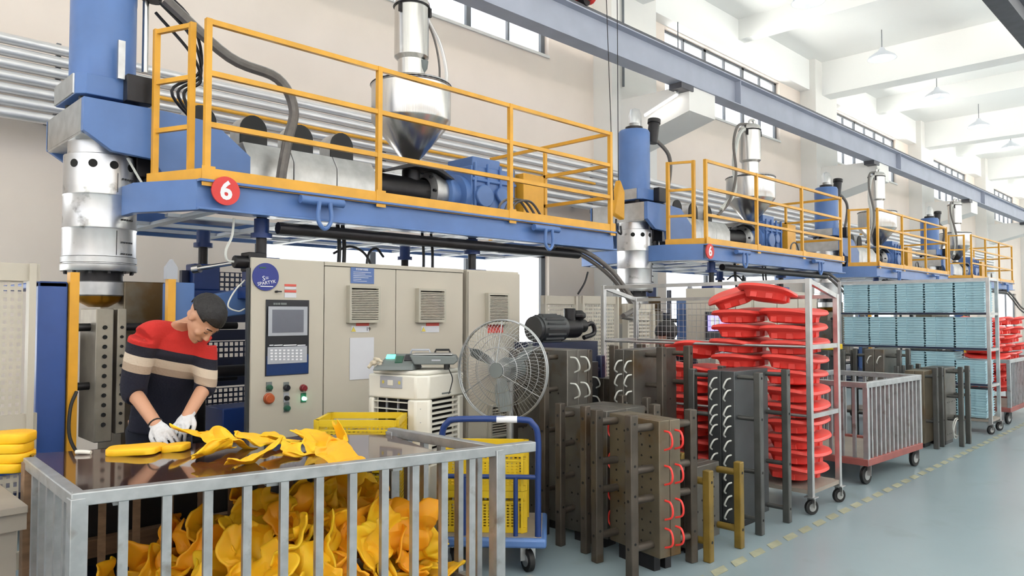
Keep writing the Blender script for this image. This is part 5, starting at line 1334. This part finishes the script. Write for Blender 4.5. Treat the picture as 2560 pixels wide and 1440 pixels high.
def tray_mesh():
    m_ = MB(); L, W = .2, .165
    def outline(a, b, notch, nw):
        return [(-a, -b), (-a, -nw), (-a + notch, -nw), (-a + notch, nw), (-a, nw), (-a, b), (a, b), (a, nw), (a - notch, nw), (a - notch, -nw), (a, -nw), (a, -b)]
    m_.prism(outline(.188, .162, .012, .045), 'z', 0, .022)
    m_.prism(outline(.2, .1715, .012, .035), 'z', .022, .0315)
    return m_
tr0 = tray_mesh().build('blue_tray', 'lblue', smooth=False)
ft = True
def tray(loc, rz, label, group):
    global ft
    o = tr0 if ft else copy_tree(tr0); ft = False
    tag(o, label, 'tray', group); o.location = loc; o.rotation_euler = (0, 0, rz)
rack('tall steel rack on casters filled with pale blue trays', 10.78, 11.22, 2.34, 4.16, 1.96, (1.5, 1.05, .6), name='tray_rack')
for lv, (z, n_) in enumerate(((1.52, 12), (1.07, 12))):
    MB().box((10.76, 2.36, z - .02), (11.24, 4.14, z - .002))
    for cidx in range(5):
        nm = ['right-hand end', 'second from right', 'middle', 'second from left', 'left-hand end'][cidx]
        for k in range(n_):
            tray((10.99 + r5.uniform(-.004, .004), 2.55 + cidx * .35 + r5.uniform(-.002, .002), z + k * .0325), r5.uniform(-.008, .008),
                 'pale blue tray, %s from below in the %s stack, %s shelf' % (ORD[k], nm, ('top', 'second')[lv]), 'trays, %s shelf, %s stack' % (('top', 'second')[lv], nm))
for (cidx, n_, z0) in ((0, 9, .62), (1, 12, .62), (2, 12, .62), (0, 11, .19), (1, 11, .19)):
    for k in range(n_):
        tray((10.99 + r5.uniform(-.008, .008), 2.55 + cidx * .35, z0 + k * .0325), r5.uniform(-.02, .02), 'pale blue tray, %s from below, %s shelf of the tray rack, %s stack' % (ORD[k], 'bottom' if z0 < .5 else 'third', ['right-hand', 'second', 'third'][cidx]), 'low trays %d %d' % (cidx, int(z0 * 10)))
for i, z in enumerate((1.5, 1.05, .6)):
    solo(MB().box((10.76, 2.36, z + .002), (11.24, 4.14, z + .018)), 'shelf_board', 'navy', (11, 3.25, z), 'dark shelf board of the tray rack, %s of three' % ('top', 'middle', 'lowest')[i], 'board')

cage_cart('cage_cart', 'empty grey cage cart with red-brown base, between the red rack and the far moulds', ((6.82, 2.42), (8.06, 2.36), (8.12, 3.2), (6.86, 3.26)), .9, .17, 13, 8, ('galv', 'cartred'), (7.4, 2.8, 0), bar=.026)
cage_cart('cage_cart', 'far cage cart under the red shells at the right edge', ((11.9, 2.36), (13.5, 2.36), (13.5, 3.3), (11.9, 3.3)), .88, .17, 18, 8, ('galv', 'cartred'), (12.6, 2.8, 0), bar=.018)
for k in range(8):
    for j in range(3):
        shell((12.3 + j * .56, 2.72 + r5.uniform(-.05, .05), .5 + .13 * k), (r5.uniform(-.1, .1), r5.uniform(-.06, .06), 1.57 + r5.uniform(-.1, .1)), 'red shell, %s from below in the %s pile of the far cage cart' % (ORD[k], ('near', 'middle', 'far')[j]), 'red shells on the far cart')

# second worker, only head and shoulders show behind the moulds and mesh
def worker2():
    c = at(1664, 838, D=7.3); up = V((0, 0, 1))
    W = thing('person', 'dark-haired person in dark clothes, bent behind the mesh of the caged rack', 'person', (c.x + .1, c.y + .1, 0))
    b = MB(); f = (-RT * .88 - up * .32 - FW * .35).normalized(); u = (up * .9 - FW * .3 - RT * .2); u = (u - f * u.dot(f)).normalized(); s = f.cross(u); HM = Matrix((s, f, u)).transposed()
    H = lambda p_: c + HM @ V(p_)
    b.ell(H((0, -.01, .03)), (.078, .098, .09), HM); b.ell(H((0, .03, -.05)), (.058, .06, .065), HM); b.ell(H((0, .1, -.03)), (.014, .014, .022), HM)
    for k in (-1, 1): b.ell(H((k * .08, 0, 0)), (.01, .02, .03), HM)
    b.tube([H((0, -.03, -.03)), c + RT * .06 - up * .16 + FW * .08], .058, 12)
    hip = V((c.x + .22, c.y + .22, .92)); sc_ = c + RT * .08 - up * .2 + FW * .1
    b.loft([(sc_, RT * .16, FW * .08), (hip, RT * .14, FW * .1)])
    for k in (-1, 1):
        b.tube([hip + RT * k * .09, V((hip.x, hip.y, .5)) + RT * k * .1, V((hip.x, hip.y, .05)) + RT * k * .1], .06, 12)
        b.tube([sc_ + RT * k * .17, sc_ + RT * k * .22 - up * .27 - FW * .03, sc_ + RT * k * .12 - up * .4 - FW * .26], .04, 12)
        hnd = sc_ + RT * k * .11 - up * .42 - FW * .31
        b.ell(hnd, (.035, .04, .03))
        for j in range(5): b.tube([hnd, hnd + RT * (j - 2) * .018 - FW * .05 - up * .01, hnd + RT * (j - 2) * .02 - FW * .075 - up * .035], .009, 6)
    remesh(b, 'body', 'skin', W, .009, 4)
    s_ = MB().loft([(sc_ + up * .05, RT * .07, FW * .07), (sc_, RT * .19, FW * .11), (sc_.lerp(hip, .5), RT * .19, FW * .13), (hip, RT * .17, FW * .13)])
    for k in (-1, 1): s_.tube([sc_ + RT * k * .14, sc_ + RT * k * .19 - up * .04, sc_ + RT * k * .22 - up * .27 - FW * .03, sc_ + RT * k * .14 - up * .37 - FW * .2], .06, 12)
    remesh(s_, 'jacket', 'trouser', W, .01, 4)
    t_ = MB().loft([(hip + up * .04, RT * .165, FW * .12), (hip - up * .12, RT * .17, FW * .12)])
    for k in (-1, 1): t_.tube([hip + RT * k * .08 - up * .06, V((hip.x, hip.y, .5)) + RT * k * .1, V((hip.x, hip.y, .08)) + RT * k * .1], .08, 12)
    remesh(t_, 'trousers', 'black', W, .014, 4)
    for k in (-1, 1): MB().ell(V((hip.x, hip.y, .045)) + RT * k * .1 - FW * .06, (.06, .06, .045)).build('shoe', 'black', W)
    h = MB().ell((0, -.014, .035), (.085, .106, .1), None, 36, 26)
    h.f = [g_ for g_ in h.f if (lambda q_: q_.z > (.03 if q_.y > .04 else -.06))(sum((h.v[i] for i in g_), V((0, 0, 0))) / len(g_))]
    h.v = [c + HM @ p_ for p_ in h.v]
    o = h.build('hair', 'hair', W); md = o.modifiers.new('s', 'SOLIDIFY'); md.thickness = .012; md.offset = 1
worker2()
